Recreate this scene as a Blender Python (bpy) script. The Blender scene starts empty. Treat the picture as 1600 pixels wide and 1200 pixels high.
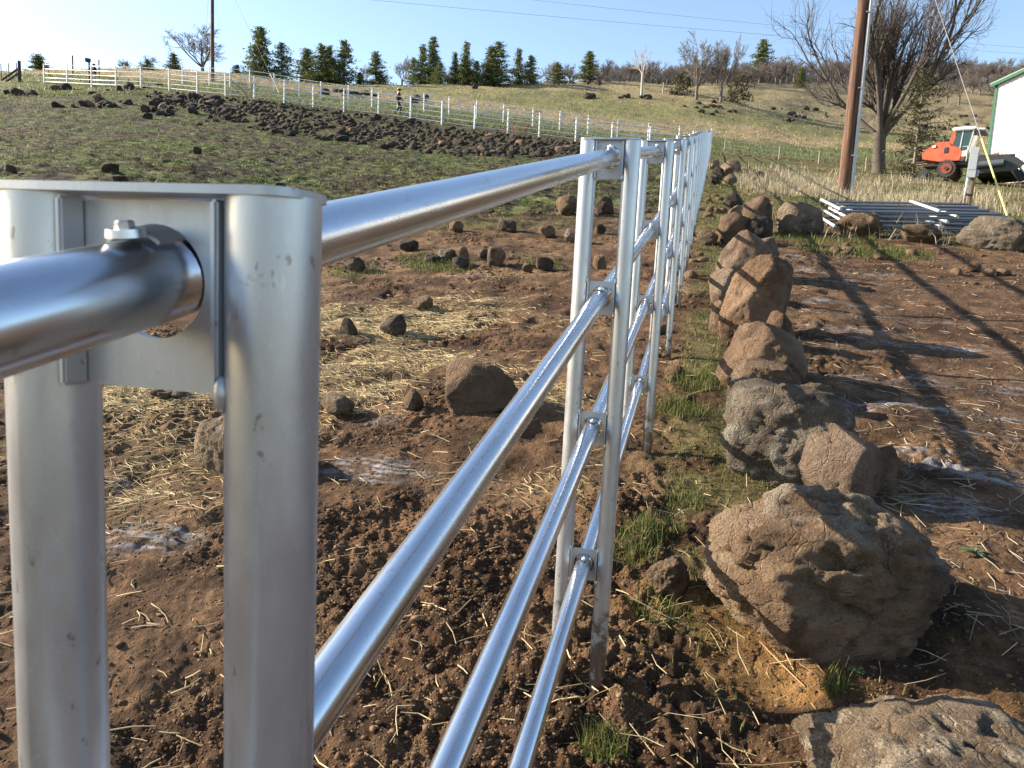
import bpy, bmesh, math, random
import numpy as np
from mathutils import Vector, Matrix

# ------------------------------------------------------------------ camera, world, sun, exposure
SC = bpy.context.scene
COL = SC.collection
F, CX, CY = 1200.0, 800.0, 600.0            # focal length and centre, in photo pixels
NAD = np.array([-450, 9100, 1200.0])        # where plumb lines meet, seen from the lens (x right, y down, z ahead)
UP = -NAD / np.linalg.norm(NAD)
FW = np.array([0, 0, 1.0]); FW = FW - (FW @ UP) * UP; FW /= np.linalg.norm(FW)
RT = np.cross(FW, UP)
M = np.stack([RT, FW, UP])                  # lens axes to world axes


def ray(px, py):
    return M @ np.array([(px - CX) / F, (py - CY) / F, 1.0])


FDIR = ray(1118, 207); FDIR /= np.linalg.norm(FDIR)
FAZ = math.atan2(FDIR[0], FDIR[1])          # the fence's bearing
SLOPE = FDIR[2] / math.hypot(FDIR[0], FDIR[1])
FH = np.array([math.sin(FAZ), math.cos(FAZ)])   # along the fence, level
FP = np.array([math.cos(FAZ), -math.sin(FAZ)])  # to the right of the fence, level
PIPE_R, RAIL_R, POST_H, PAIR_S = 0.0258, 0.0250, 1.68, 1.97
TOP1 = ray(428, 310) * 0.42                 # top of the nearest right-hand post, from the lens
b2 = TOP1 + FDIR * PAIR_S - np.array([0, 0, POST_H])
CAM_Z = -b2[2] + SLOPE * float(b2[:2] @ FH)
CAM = np.array([0, 0, CAM_Z])

cam_d = bpy.data.cameras.new('camera')
cam = bpy.data.objects.new('camera', cam_d); COL.objects.link(cam)
cam_d.sensor_width = 36; cam_d.lens = 36 * F / 1600
cam_d.clip_start = 0.02; cam_d.clip_end = 3000
cam_d.dof.use_dof = True; cam_d.dof.focus_distance = 2.9; cam_d.dof.aperture_fstop = 20
rot = Matrix((M[:, 0], -M[:, 1], -M[:, 2])).transposed()
cam.matrix_world = Matrix.Translation(CAM) @ rot.to_4x4()
SC.camera = cam

SUN_EL = math.radians(23.5)
SUN_DIR = np.array([-0.970, 0.242])         # level bearing towards the sun
W = bpy.data.worlds.new('World'); SC.world = W; W.use_nodes = True
nt = W.node_tree; nt.nodes.clear()
sky = nt.nodes.new('ShaderNodeTexSky'); sky.sky_type = 'NISHITA'; sky.sun_disc = False
sky.sun_elevation = SUN_EL
sky.sun_rotation = math.atan2(SUN_DIR[0], SUN_DIR[1])
sky.altitude = 600; sky.air_density = 1.0; sky.dust_density = 1.0; sky.ozone_density = 1.0
bg = nt.nodes.new('ShaderNodeBackground'); bg.inputs[1].default_value = 0.092
wo = nt.nodes.new('ShaderNodeOutputWorld')
nt.links.new(sky.outputs[0], bg.inputs[0]); nt.links.new(bg.outputs[0], wo.inputs[0])
sun_d = bpy.data.lights.new('sun', 'SUN'); sun_d.energy = 5.0; sun_d.angle = math.radians(0.5)
sun_d.color = (1.0, 0.87, 0.70)
sun = bpy.data.objects.new('sun', sun_d); COL.objects.link(sun)
sd = Vector((SUN_DIR[0] * math.cos(SUN_EL), SUN_DIR[1] * math.cos(SUN_EL), math.sin(SUN_EL)))
sun.rotation_euler = sd.to_track_quat('Z', 'Y').to_euler()
SC.view_settings.view_transform = 'Standard'; SC.view_settings.look = 'None'
SC.view_settings.exposure = 1.66; SC.view_settings.gamma = 1
SC.view_settings.use_curve_mapping = False
SC.render.engine = 'CYCLES'
SC.cycles.max_bounces = 6; SC.cycles.use_denoising = True

# ------------------------------------------------------------------ noise
_rs = np.random.RandomState(7)
_perm = _rs.permutation(256); _perm = np.concatenate([_perm, _perm, _perm])
_g = _rs.normal(size=(256, 3)); _g /= np.linalg.norm(_g, axis=1)[:, None]


def noise3(p):
    p = np.asarray(p, float); i = np.floor(p).astype(int); f = p - i; i &= 255
    u = f * f * f * (f * (f * 6 - 15) + 10)
    out = 0
    for dx in (0, 1):
        wx = u[:, 0] if dx else 1 - u[:, 0]
        for dy in (0, 1):
            wy = u[:, 1] if dy else 1 - u[:, 1]
            for dz in (0, 1):
                wz = u[:, 2] if dz else 1 - u[:, 2]
                h = _perm[_perm[_perm[(i[:, 0] + dx) & 255] + ((i[:, 1] + dy) & 255)] + ((i[:, 2] + dz) & 255)]
                d = _g[h]
                out = out + wx * wy * wz * ((f[:, 0] - dx) * d[:, 0] + (f[:, 1] - dy) * d[:, 1] + (f[:, 2] - dz) * d[:, 2])
    return out * 1.5


def fbm(p, octv=4, gain=0.5):
    s = 0; a = 1; q = np.asarray(p, float)
    for k in range(octv):
        s = s + a * noise3(q); q = q * 2.03 + 17.3; a *= gain
    return s


def n2(x, y, freq, seed=0.0, octv=1, gain=0.5):
    return fbm(np.stack([x * freq + seed, y * freq - seed * 1.7, np.full_like(x, seed * 0.37 + 0.5)], 1), octv, gain)


def sstep(a, b, x):
    t = np.clip((x - a) / (b - a), 0, 1); return t * t * (3 - 2 * t)


# ------------------------------------------------------------------ the lie of the land
# pixel x, pixel y, distance ahead: survey points on the ground
SURV = [(0, 300, 13), (0, 230, 21), (0, 172, 40), (0, 140, 62), (300, 300, 15), (300, 232, 25), (300, 188, 40),
        (500, 285, 19), (500, 226, 34), (700, 300, 18), (700, 245, 33), (900, 262, 31),
        (69, 131, 66), (143, 137, 62), (220, 139, 60), (264, 145, 58), (352, 151, 58), (444, 161, 58), (489, 168, 58),
        (591, 181, 58), (641, 188, 57), (690, 196, 56), (741, 202, 56), (793, 208, 56), (842, 214, 56), (899, 221, 56),
        (1014, 235, 56), (1081, 242, 56),
        (285, 132, 74), (390, 138, 72), (467, 153, 70), (544, 163, 70), (662, 175, 70), (744, 186, 70), (786, 192, 70),
        (874, 204, 69), (964, 218, 68), (1110, 232, 68),
        (1318, 306, 24), (1375, 272, 52), (1490, 284, 42), (1600, 288, 44), (1600, 345, 17), (1300, 262, 46), (1200, 250, 55),
        (1250, 236, 75), (1400, 240, 70), (1560, 250, 70), (1250, 205, 102), (1250, 172, 135), (1250, 140, 165), (1250, 126, 235),
        (1450, 200, 130), (1480, 150, 190), (1500, 129, 240), (1600, 150, 200), (1620, 127, 250), (1200, 128, 225), (1130, 134, 160), (1130, 130, 205), (1040, 133, 155),
        (900, 183, 88), (900, 160, 105), (900, 129, 140), (1000, 152, 118), (1000, 131, 150), (1130, 159, 122), (1060, 131, 200), (960, 129, 148),
        (740, 152, 100), (740, 133, 128), (650, 149, 95), (640, 134, 115), (570, 136, 106), (690, 134, 122), (700, 137, 150), (500, 132, 96), (450, 127, 95), (400, 121, 94), (350, 116, 92), (0, 122, 120), (150, 121, 125), (300, 121, 125), (450, 131, 125), (560, 137, 130), (650, 139, 150), (800, 139, 180), (950, 137, 190), (0, 132, 220), (300, 132, 220), (600, 142, 240), (900, 140, 280), (820, 132, 135), (810, 155, 102),
        (300, 112, 88), (160, 112, 86), (30, 114, 84), (-120, 120, 80), (-150, 160, 45), (-150, 260, 17),
        (1750, 300, 40), (1750, 245, 90), (1750, 135, 240)]


def plane_z(x, y):
    return SLOPE * (x * FH[0] + y * FH[1])


def warp(x, y):
    k = (np.hypot(x, y) + 5.0) ** -0.55
    return np.stack([x * k, y * k], 1)


_pts = []
for (a, b_, z) in SURV:
    p = CAM + ray(a, b_) * z; _pts.append((p[0], p[1], p[2] - plane_z(p[0], p[1])))
for gx in (-9, -5, -2, 1, 4, 8):
    for gy in (-8, -2, 1.5, 4, 7, 11):
        _pts.append((gx, gy, 0.0))
for (gx, gy, gz) in ((-200, 120, 6), (-120, 60, 4), (-60, 20, 2), (-150, 0, 0), (0, -150, 0), (150, 0, 0), (70, 20, 0), (180, 120, 4),
                     (300, 400, -5)):
    _pts.append((gx, gy, gz))
_pts = np.array(_pts)
_wp = warp(_pts[:, 0], _pts[:, 1])


def _K(a, b):
    d2 = ((a[:, None, :] - b[None, :, :]) ** 2).sum(2)
    return 0.5 * d2 * np.log(d2 + 1e-9)


_n = len(_pts)
_A = np.zeros((_n + 3, _n + 3)); _A[:_n, :_n] = _K(_wp, _wp) + np.eye(_n) * 0.01
_A[:_n, _n] = 1; _A[:_n, _n + 1:] = _wp; _A[_n:, :_n] = _A[:_n, _n:].T
_sol = np.linalg.solve(_A, np.concatenate([_pts[:, 2], [0, 0, 0]]))


def ground(x, y):
    x = np.atleast_1d(np.asarray(x, float)); y = np.atleast_1d(np.asarray(y, float))
    out = np.empty_like(x)
    for i in range(0, len(x), 40000):
        w = warp(x[i:i + 40000], y[i:i + 40000])
        out[i:i + 40000] = _K(w, _wp) @ _sol[:_n] + _sol[_n] + w @ _sol[_n + 1:]
    r = np.hypot(x, y)
    return out + plane_z(x, y)


def gz(x, y, *_):
    return float(ground(x, y)[0])


_ZS = 0.7 * 1.012 ** np.arange(520)


def at(px, py):
    """where the sight line through a photo pixel meets the ground"""
    d = ray(px, py); P = CAM[None] + d[None] * _ZS[:, None]
    h = P[:, 2] - ground(P[:, 0], P[:, 1])
    k = np.where(h < 0)[0]
    if len(k) == 0:
        return None
    k = max(k[0], 1); t = h[k - 1] / (h[k - 1] - h[k]); Z = _ZS[k - 1] + (_ZS[k] - _ZS[k - 1]) * t
    p = CAM + d * Z
    return np.array([p[0], p[1], gz(p[0], p[1]), Z])


def at_depth(px, Z, py=200):
    """ground point at a distance ahead along a bearing"""
    d = ray(px, py); p = CAM + d * Z
    for _ in range(4):
        z = gz(p[0], p[1]); v = M.T @ (np.array([p[0], p[1], z]) - CAM)
        yy = CY + F * v[1] / v[2]; p = CAM + ray(px, yy) * Z
    return np.array([p[0], p[1], gz(p[0], p[1]), Z])


# fence coordinates: t along the fence, q to its right
T1W = CAM + TOP1


def tq(x, y):
    dx = x - T1W[0]; dy = y - T1W[1]
    return dx * FH[0] + dy * FH[1], dx * FP[0] + dy * FP[1]


# ------------------------------------------------------------------ building helpers
def mesh_np(name, verts, faces, mat=None, smooth=False, col=None):
    me = bpy.data.meshes.new(name)
    verts = np.asarray(verts, np.float32); faces = np.asarray(faces, np.int32)
    n, k = faces.shape
    me.vertices.add(len(verts)); me.vertices.foreach_set('co', verts.ravel())
    me.loops.add(n * k); me.loops.foreach_set('vertex_index', faces.ravel())
    me.polygons.add(n); me.polygons.foreach_set('loop_start', np.arange(0, n * k, k, dtype=np.int32))
    try:
        me.polygons.foreach_set('loop_total', np.full(n, k, np.int32))
    except Exception:
        pass
    me.update(calc_edges=True); me.validate()
    if smooth:
        me.polygons.foreach_set('use_smooth', np.ones(len(me.polygons), bool))
    if col is not None:
        a = me.color_attributes.new('tint', 'FLOAT_COLOR', 'POINT')
        c = np.ones((len(verts), 4), np.float32); c[:, :np.shape(col)[1]] = col
        a.data.foreach_set('color', c.ravel())
    if mat: me.materials.append(mat)
    return me


class MB:
    """collects boxes, tubes and polygons; becomes one mesh"""
    def __init__(s): s.bm = bmesh.new()

    def box(s, c, size, rot=None, bevel=0):
        r = bmesh.ops.create_cube(s.bm, size=1); vs = r['verts']
        m = Matrix.Translation(c) @ (rot.to_4x4() if rot is not None else Matrix()) @ Matrix.Diagonal((*size, 1))
        bmesh.ops.transform(s.bm, matrix=m, verts=vs)
        if bevel:
            es = list({e for v in vs for e in v.link_edges})
            bmesh.ops.bevel(s.bm, geom=es, offset=bevel, segments=2, affect='EDGES')
        return s

    def tube(s, p0, p1, r0, r1=None, n=12, caps=True):
        p0 = Vector(p0); p1 = Vector(p1); r1 = r0 if r1 is None else r1
        d = p1 - p0; L = d.length
        m = Matrix.Translation((p0 + p1) / 2) @ d.to_track_quat('Z', 'Y').to_matrix().to_4x4()
        bmesh.ops.create_cone(s.bm, cap_ends=caps, segments=n, radius1=r0, radius2=max(r1, 1e-5), depth=L, matrix=m)
        return s

    def prism(s, pts, vec):
        """pts: outline, pushed along vec"""
        a = [s.bm.verts.new(p) for p in pts]; b = [s.bm.verts.new(Vector(p) + Vector(vec)) for p in pts]
        s.bm.faces.new(a); s.bm.faces.new(b[::-1])
        for i in range(len(a)):
            j = (i + 1) % len(a); s.bm.faces.new((a[j], a[i], b[i], b[j]))
        return s

    def mesh(s, name, mat, smooth=None):
        bmesh.ops.recalc_face_normals(s.bm, faces=s.bm.faces)
        me = bpy.data.meshes.new(name); s.bm.to_mesh(me); s.bm.free()
        if mat: me.materials.append(mat)
        if smooth:
            me.polygons.foreach_set('use_smooth', np.ones(len(me.polygons), bool))
            me.set_sharp_from_angle(angle=math.radians(smooth))
        return me


def obj(name, me, parent=None, loc=None, rot=None, scale=None):
    o = bpy.data.objects.new(name, me); COL.objects.link(o)
    if parent is not None: o.parent = parent
    if loc is not None: o.location = [float(c) for c in loc[:3]]
    if rot is not None: o.rotation_euler = rot
    if scale is not None: o.scale = scale
    return o


def tag(o, label=None, cat=None, group=None, kind=None):
    if label: o['label'] = label
    if cat: o['category'] = cat
    if group: o['group'] = group
    if kind: o['kind'] = kind
    return o


def empty(name, loc, label, cat, rz=0, group=None):
    o = bpy.data.objects.new(name, None); COL.objects.link(o); o.empty_display_size = 0.2
    o.location = [float(c) for c in loc[:3]]; o.rotation_euler = (0, 0, rz)
    return tag(o, label, cat, group)


def copy_tree(o, parent=None):
    c = o.copy(); COL.objects.link(c)
    if parent is not None: c.parent = parent
    for ch in list(o.children): copy_tree(ch, c)
    return c


_ico = {}


def ico(sub):
    if sub not in _ico:
        bm = bmesh.new(); bmesh.ops.create_icosphere(bm, subdivisions=sub, radius=1)
        v = np.array([x.co[:] for x in bm.verts]); f = np.array([[q.index for q in p.verts] for p in bm.faces]); bm.free()
        _ico[sub] = (v / np.linalg.norm(v, axis=1)[:, None], f)
    return _ico[sub]


# ------------------------------------------------------------------ materials
class Mat:
    def __init__(s, name):
        s.m = bpy.data.materials.new(name); s.m.use_nodes = True
        s.t = s.m.node_tree; s.b = s.t.nodes['Principled BSDF']
        s.tc = s.t.nodes.new('ShaderNodeTexCoord'); s.src = s.tc.outputs['Object']

    def node(s, typ, **kw):
        n = s.t.nodes.new(typ)
        for k, v in kw.items():
            if k in n.inputs: n.inputs[k].default_value = v
            else: setattr(n, k, v)
        return n

    def link(s, a, b): s.t.links.new(a, b)

    def mapping(s, scale, src=None):
        n = s.node('ShaderNodeMapping'); n.inputs['Scale'].default_value = scale
        s.link(src or s.src, n.inputs['Vector']); return n.outputs[0]

    def noise(s, scale, detail=4, rough=0.55, vec=None, dist=0):
        n = s.node('ShaderNodeTexNoise'); n.inputs['Scale'].default_value = scale
        n.inputs['Detail'].default_value = detail; n.inputs['Roughness'].default_value = rough
        n.inputs['Distortion'].default_value = dist
        s.link(vec or s.src, n.inputs['Vector']); return n.outputs['Fac']

    def vor(s, scale, feature='F1', vec=None):
        n = s.node('ShaderNodeTexVoronoi', feature=feature); n.inputs['Scale'].default_value = scale
        s.link(vec or s.src, n.inputs['Vector']); return n.outputs['Distance']

    def warp(s, amt):
        n = s.node('ShaderNodeTexNoise'); n.inputs['Scale'].default_value = 5; s.link(s.src, n.inputs['Vector'])
        a = s.node('ShaderNodeVectorMath', operation='SCALE'); a.inputs['Scale'].default_value = amt; s.link(n.outputs['Color'], a.inputs[0])
        b = s.node('ShaderNodeVectorMath', operation='ADD'); s.link(s.src, b.inputs[0]); s.link(a.outputs[0], b.inputs[1]); return b.outputs[0]

    def ramp(s, fac, stops):
        n = s.node('ShaderNodeValToRGB'); e = n.color_ramp.elements
        while len(e) < len(stops): e.new(0.5)
        for i, (p, c) in enumerate(stops):
            e[i].position = p; e[i].color = (c, c, c, 1) if isinstance(c, (int, float)) else (*c, 1)
        s.link(fac, n.inputs[0]); return n.outputs[0]

    def mix(s, fac, a, b, mode='MIX'):
        n = s.node('ShaderNodeMix', data_type='RGBA', blend_type=mode)
        for sock, v in ((n.inputs[0], fac), (n.inputs[6], a), (n.inputs[7], b)):
            if isinstance(v, (int, float)): sock.default_value = v
            elif isinstance(v, tuple): sock.default_value = (*v, 1)
            else: s.link(v, sock)
        return n.outputs[2]

    def math(s, op, a, b=0.0):
        n = s.node('ShaderNodeMath', operation=op)
        for sock, v in ((n.inputs[0], a), (n.inputs[1], b)):
            if isinstance(v, (int, float)): sock.default_value = v
            else: s.link(v, sock)
        return n.outputs[0]

    def color(s, c):
        if isinstance(c, tuple): s.b.inputs['Base Color'].default_value = (*c, 1)
        else: s.link(c, s.b.inputs['Base Color'])
        return s

    def rough(s, r):
        if isinstance(r, (int, float)): s.b.inputs['Roughness'].default_value = r
        else: s.link(r, s.b.inputs['Roughness'])
        return s

    def bump(s, h, strength=0.5, dist=0.01):
        n = s.node('ShaderNodeBump'); n.inputs['Strength'].default_value = strength; n.inputs['Distance'].default_value = dist
        s.link(h, n.inputs['Height']); s.link(n.outputs[0], s.b.inputs['Normal']); return s

    def set(s, **kw):
        for k, v in kw.items(): s.b.inputs[k.replace('_', ' ')].default_value = v
        return s


def plain(name, c, rough=0.6, metal=0.0, var=0.15, sc=8):
    m = Mat(name); n = m.noise(sc, 5)
    k = m.ramp(n, [(0.3, tuple(x * (1 - var) for x in c)), (0.7, tuple(min(1, x * (1 + var)) for x in c))])
    m.color(k).rough(rough).set(Metallic=metal); return m.m


def galv(name, base, r0, r1, metal, streak):
    m = Mat(name)
    oi = m.node('ShaderNodeObjectInfo'); off = m.node('ShaderNodeVectorMath', operation='ADD')
    m.link(m.tc.outputs['Object'], off.inputs[0]); m.link(m.math('MULTIPLY', oi.outputs['Random'], 17.0), off.inputs[1]); m.src = off.outputs[0]
    v = m.mapping((1, 1, 0.03 if streak else 0.35))
    a = m.noise(55, 4, 0.6, v); b = m.noise(14, 5, 0.65, m.mapping((1, 1, 0.35)))
    blot = m.ramp(m.noise(9, 7, 0.75, m.mapping((1, 1, .45))), [(0.46, 0.0), (0.66, 1.0)])
    spot = m.ramp(m.noise(75, 3, 0.6, m.mapping((1, 1, .6))), [(0.66, 0.0), (0.70, 1.0)])
    scr = m.ramp(m.noise(34, 2, .5, m.mapping((1, 1, .5)), 2.5), [(0.492, 0.0), (0.5, 1.0), (0.508, 0.0)])
    drip = m.ramp(m.noise(60, 3, 0.6, m.mapping((1, 1, 0.06))), [(0.60, 0.0), (0.72, 1.0)])
    c = m.mix(a, tuple(x * 0.88 for x in base), tuple(min(1, x * 1.1) for x in base))
    c = m.mix(m.math('MULTIPLY', blot, 0.35), c, tuple(x * 0.72 for x in base))
    c = m.mix(m.math('MULTIPLY', drip, 0.0 if streak else 0.30), c, tuple(x * 0.6 for x in base))
    c = m.mix(m.math('MULTIPLY', spot, 0.25 if streak else 0.6), c, (0.16, 0.13, 0.105))
    if name == 'galvanised_post':
        sz = m.node('ShaderNodeSeparateXYZ'); m.link(m.tc.outputs['Object'], sz.inputs[0])
        fade = m.ramp(sz.outputs['Z'], [(.36, .42), (.75, -.0)])
        mud = m.ramp(m.math('ADD', m.noise(24, 5, .7), m.math('MULTIPLY', fade, .8)), [(.66, 0.0), (.76, 1.0)])
        c = m.mix(m.math('MULTIPLY', mud, .85), c, (.12, .075, .045))
    c = m.mix(m.math('MULTIPLY', scr, 0.22), c, tuple(min(1, x * 1.5) for x in base))
    m.color(c)
    m.rough(m.ramp(m.math('ADD', m.math('MULTIPLY', a, 0.5), m.math('MULTIPLY', b, 0.5)), [(0.32, r0), (0.68, r1)]))
    h = m.math('ADD', m.math('MULTIPLY', a, 0.35), b)
    m.bump(h, 0.03 if streak else 0.15, 0.003).set(Metallic=metal); return m.m


M_RAIL = galv('galvanised_rail', (0.68, 0.70, 0.73), 0.15, 0.34, 1.0, True)
M_POST = galv('galvanised_post', (0.47, 0.49, 0.52), 0.24, 0.42, 0.72, False)
M_PLATE = galv('galvanised_plate', (0.44, 0.46, 0.49), 0.34, 0.52, 0.75, False)
M_BOLT = plain('zinc_bolt', (0.58, 0.60, 0.63), 0.34, 1.0, 0.1, 60)
M_WELD = plain('weld_bead', (0.46, 0.46, 0.46), 0.45, 0.8, 0.25, 300)
M_FAR = plain('far_galvanised', (0.66, 0.67, 0.68), 0.5, 0.35, 0.08, 3)


def rock_mat(name, a, b, c, lichen, amt, pit=1.0, ls=7):
    m = Mat(name)
    oi = m.node('ShaderNodeObjectInfo')
    off = m.node('ShaderNodeVectorMath', operation='ADD')
    sc = m.math('MULTIPLY', oi.outputs['Random'], 31.0)
    m.link(m.tc.outputs['Object'], off.inputs[0]); m.link(sc, off.inputs[1]); m.src = off.outputs[0]
    n1 = m.noise(3.2, 9, 0.62, dist=0.4); n2_ = m.noise(22, 7, 0.7); n3 = m.noise(120, 4, 0.7)
    k = m.ramp(n1, [(0.32, a), (0.5, b), (0.66, c)])
    k = m.mix(m.math('MULTIPLY', n2_, 0.8), k, m.mix(0.5, k, tuple(x * 0.45 for x in a)), 'MIX')
    li = m.ramp(m.math('ADD', m.math('MULTIPLY', m.noise(ls, 9, 0.72), 0.75), m.math('MULTIPLY', n3, 0.25)), [(amt, 0.0), (amt + 0.07, 1.0)])
    k = m.mix(m.math('MULTIPLY', li, 0.8), k, lichen)
    k = m.mix(m.ramp(m.noise(2.6, 6, 0.6, dist=1.2), [(0.54, 0.0), (0.62, 0.62)]), k, tuple(x * 0.38 for x in a))
    k = m.mix(m.ramp(n3, [(0.35, 0.3), (0.6, 0.0)]), k, (0.03, 0.025, 0.02))
    k = m.mix(1.0, k, m.mix(oi.outputs['Random'], (1.08, .98, .86), (.88, .92, .95)), 'MULTIPLY')
    m.color(k).rough(0.9).set(**{'Specular_IOR_Level': 0.25})
    pits = m.ramp(m.vor(55), [(0.0, 0.0), (0.32, 1.0)])
    crk = m.ramp(m.vor(6.5, 'DISTANCE_TO_EDGE', m.warp(0.25)), [(0.0, 0.0), (0.035, 1.0)])
    n5 = m.noise(8, 8, 0.75)
    h = m.math('ADD', m.math('ADD', m.math('MULTIPLY', n2_, 1.0), m.math('MULTIPLY', n5, 1.6)), m.math('ADD', m.math('MULTIPLY', pits, 0.30 * pit), m.math('ADD', m.math('MULTIPLY', n3, 0.35), m.math('MULTIPLY', crk, .25))))
    m.bump(h, 1.0, 0.055); return m.m


M_RBROWN = rock_mat('brown_basalt', (0.135, 0.088, 0.055), (0.22, 0.15, 0.096), (0.29, 0.21, 0.145), (0.30, 0.265, 0.21), 0.59)
M_RGREY = rock_mat('lichened_basalt', (0.14, 0.105, 0.075), (0.225, 0.18, 0.132), (0.30, 0.25, 0.19), (0.40, 0.37, 0.31), 0.53)
M_RRUST = rock_mat('rust_brown_basalt', (0.175, 0.112, 0.073), (0.29, 0.198, 0.135), (0.37, 0.285, 0.215), (0.35, 0.31, 0.26), 0.60, 0.6)
M_RBIG = rock_mat('weathered_boulder', (0.17, 0.112, 0.070), (0.30, 0.205, 0.132), (0.38, 0.28, 0.19), (0.34, 0.31, 0.255), 0.535, 1.0, 3.5)
M_RMID = rock_mat('dark_brown_basalt', (0.055, 0.040, 0.031), (0.105, 0.080, 0.062), (0.16, 0.125, 0.098), (0.24, 0.21, 0.17), 0.57)
M_RDARK = rock_mat('dark_basalt', (0.034, 0.028, 0.024), (0.068, 0.056, 0.047), (0.13, 0.105, 0.083), (0.22, 0.195, 0.16), 0.58)


def tint_mat(name, rough=0.85, trans=0.0, var=0.25, sc=3.0):
    m = Mat(name)
    at_ = m.node('ShaderNodeAttribute', attribute_name='tint')
    n = m.noise(sc, 3)
    k = m.mix(1.0, at_.outputs['Color'], m.ramp(n, [(0.3, 1 - var), (0.7, 1 + var)]), 'MULTIPLY')
    m.color(k).rough(rough).set(**{'Specular_IOR_Level': 0.2})
    if trans:
        tr = m.node('ShaderNodeBsdfTranslucent'); m.link(k, tr.inputs[0])
        mx = m.node('ShaderNodeMixShader'); mx.inputs[0].default_value = trans
        out = m.t.nodes['Material Output']
        m.link(m.b.outputs[0], mx.inputs[1]); m.link(tr.outputs[0], mx.inputs[2]); m.link(mx.outputs[0], out.inputs[0])
    return m.m


M_BLADE = tint_mat('grass_blades', 0.6, 0.35)
M_STRAW = tint_mat('straw', 0.55, 0.1)
M_CLOD = tint_mat('soil_clods', 0.95, 0, 0.35, 30)
M_NEEDLE = tint_mat('conifer_needles', 0.7, 0.15)
M_BARK = plain('grey_bark', (0.15, 0.125, 0.105), 0.9, 0, 0.35, 12)
M_TWIG = plain('bare_twigs', (0.175, 0.145, 0.12), 0.85, 0, 0.25, 3)
M_FARTWIG = plain('far_twigs', (0.125, 0.105, 0.092), 0.9, 0, 0.25, 1)

# ------------------------------------------------------------------ ground sheet
FROST = [(590, 732, 1.0, 1.0), (228, 845, 1.0, 1.0), (150, 745, .7, .6), (540, 572, .4, .4), (700, 515, .5, .3)]


def patches(x, y, lst):
    m = np.zeros_like(x)
    for (px, py, rx, ry, rz, amp) in lst:
        p = at(px, py); dx = x - p[0]; dy = y - p[1]
        c, s_ = math.cos(rz), math.sin(rz)
        e = ((dx * c + dy * s_) / rx) ** 2 + ((-dx * s_ + dy * c) / ry) ** 2
        m = np.maximum(m, amp * np.clip(1.6 - 1.6 * e, 0, 1))
    return m


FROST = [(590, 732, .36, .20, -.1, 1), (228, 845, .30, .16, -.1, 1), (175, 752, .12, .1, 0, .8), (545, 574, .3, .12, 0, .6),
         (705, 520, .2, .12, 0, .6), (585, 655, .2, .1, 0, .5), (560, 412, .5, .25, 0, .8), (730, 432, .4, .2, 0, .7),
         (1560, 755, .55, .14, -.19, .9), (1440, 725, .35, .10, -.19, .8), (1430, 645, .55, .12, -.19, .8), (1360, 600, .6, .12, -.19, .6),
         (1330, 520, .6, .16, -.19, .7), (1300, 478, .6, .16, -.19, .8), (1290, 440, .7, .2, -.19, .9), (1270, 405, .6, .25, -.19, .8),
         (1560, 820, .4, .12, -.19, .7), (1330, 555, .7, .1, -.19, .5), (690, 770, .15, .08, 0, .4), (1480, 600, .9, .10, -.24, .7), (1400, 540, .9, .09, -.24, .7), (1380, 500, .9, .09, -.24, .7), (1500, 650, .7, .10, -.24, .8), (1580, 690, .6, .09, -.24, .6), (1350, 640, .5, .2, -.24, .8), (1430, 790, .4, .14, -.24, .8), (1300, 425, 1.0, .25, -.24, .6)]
GREEN = [(690, 412, .7, .5, 0, .9), (850, 412, .35, .3, 0, .8), (560, 425, .5, .3, 0, .7), (760, 632, .14, .06, 0, .7), (535, 640, .1, .05, 0, .5),
         (1330, 388, .9, .3, 0, .9), (1390, 395, .7, .3, 0, .9), (1250, 372, .9, .3, 0, .7), (800, 400, .5, .3, 0, .5), (770, 690, .2, .1, 0, .3)]
STRAWP = [(590, 500, 1.3, .9, 0, 1.0), (240, 615, .55, .45, 0, 1.0), (170, 560, .9, .8, 0, .9), (520, 600, .6, .5, 0, .7), (720, 480, .9, .8, 0, .5), (620, 560, .7, .5, 0, .6)]
SAND = [(1150, 1000, .30, .22, 0, 1), (1060, 960, .3, .2, 0, .7), (1250, 1075, .35, .14, 0, 1), (1500, 1040, .3, .14, 0, .7), (1190, 1060, .2, .2, 0, .8), (1560, 1110, .2, .15, 0, .7)]


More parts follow.
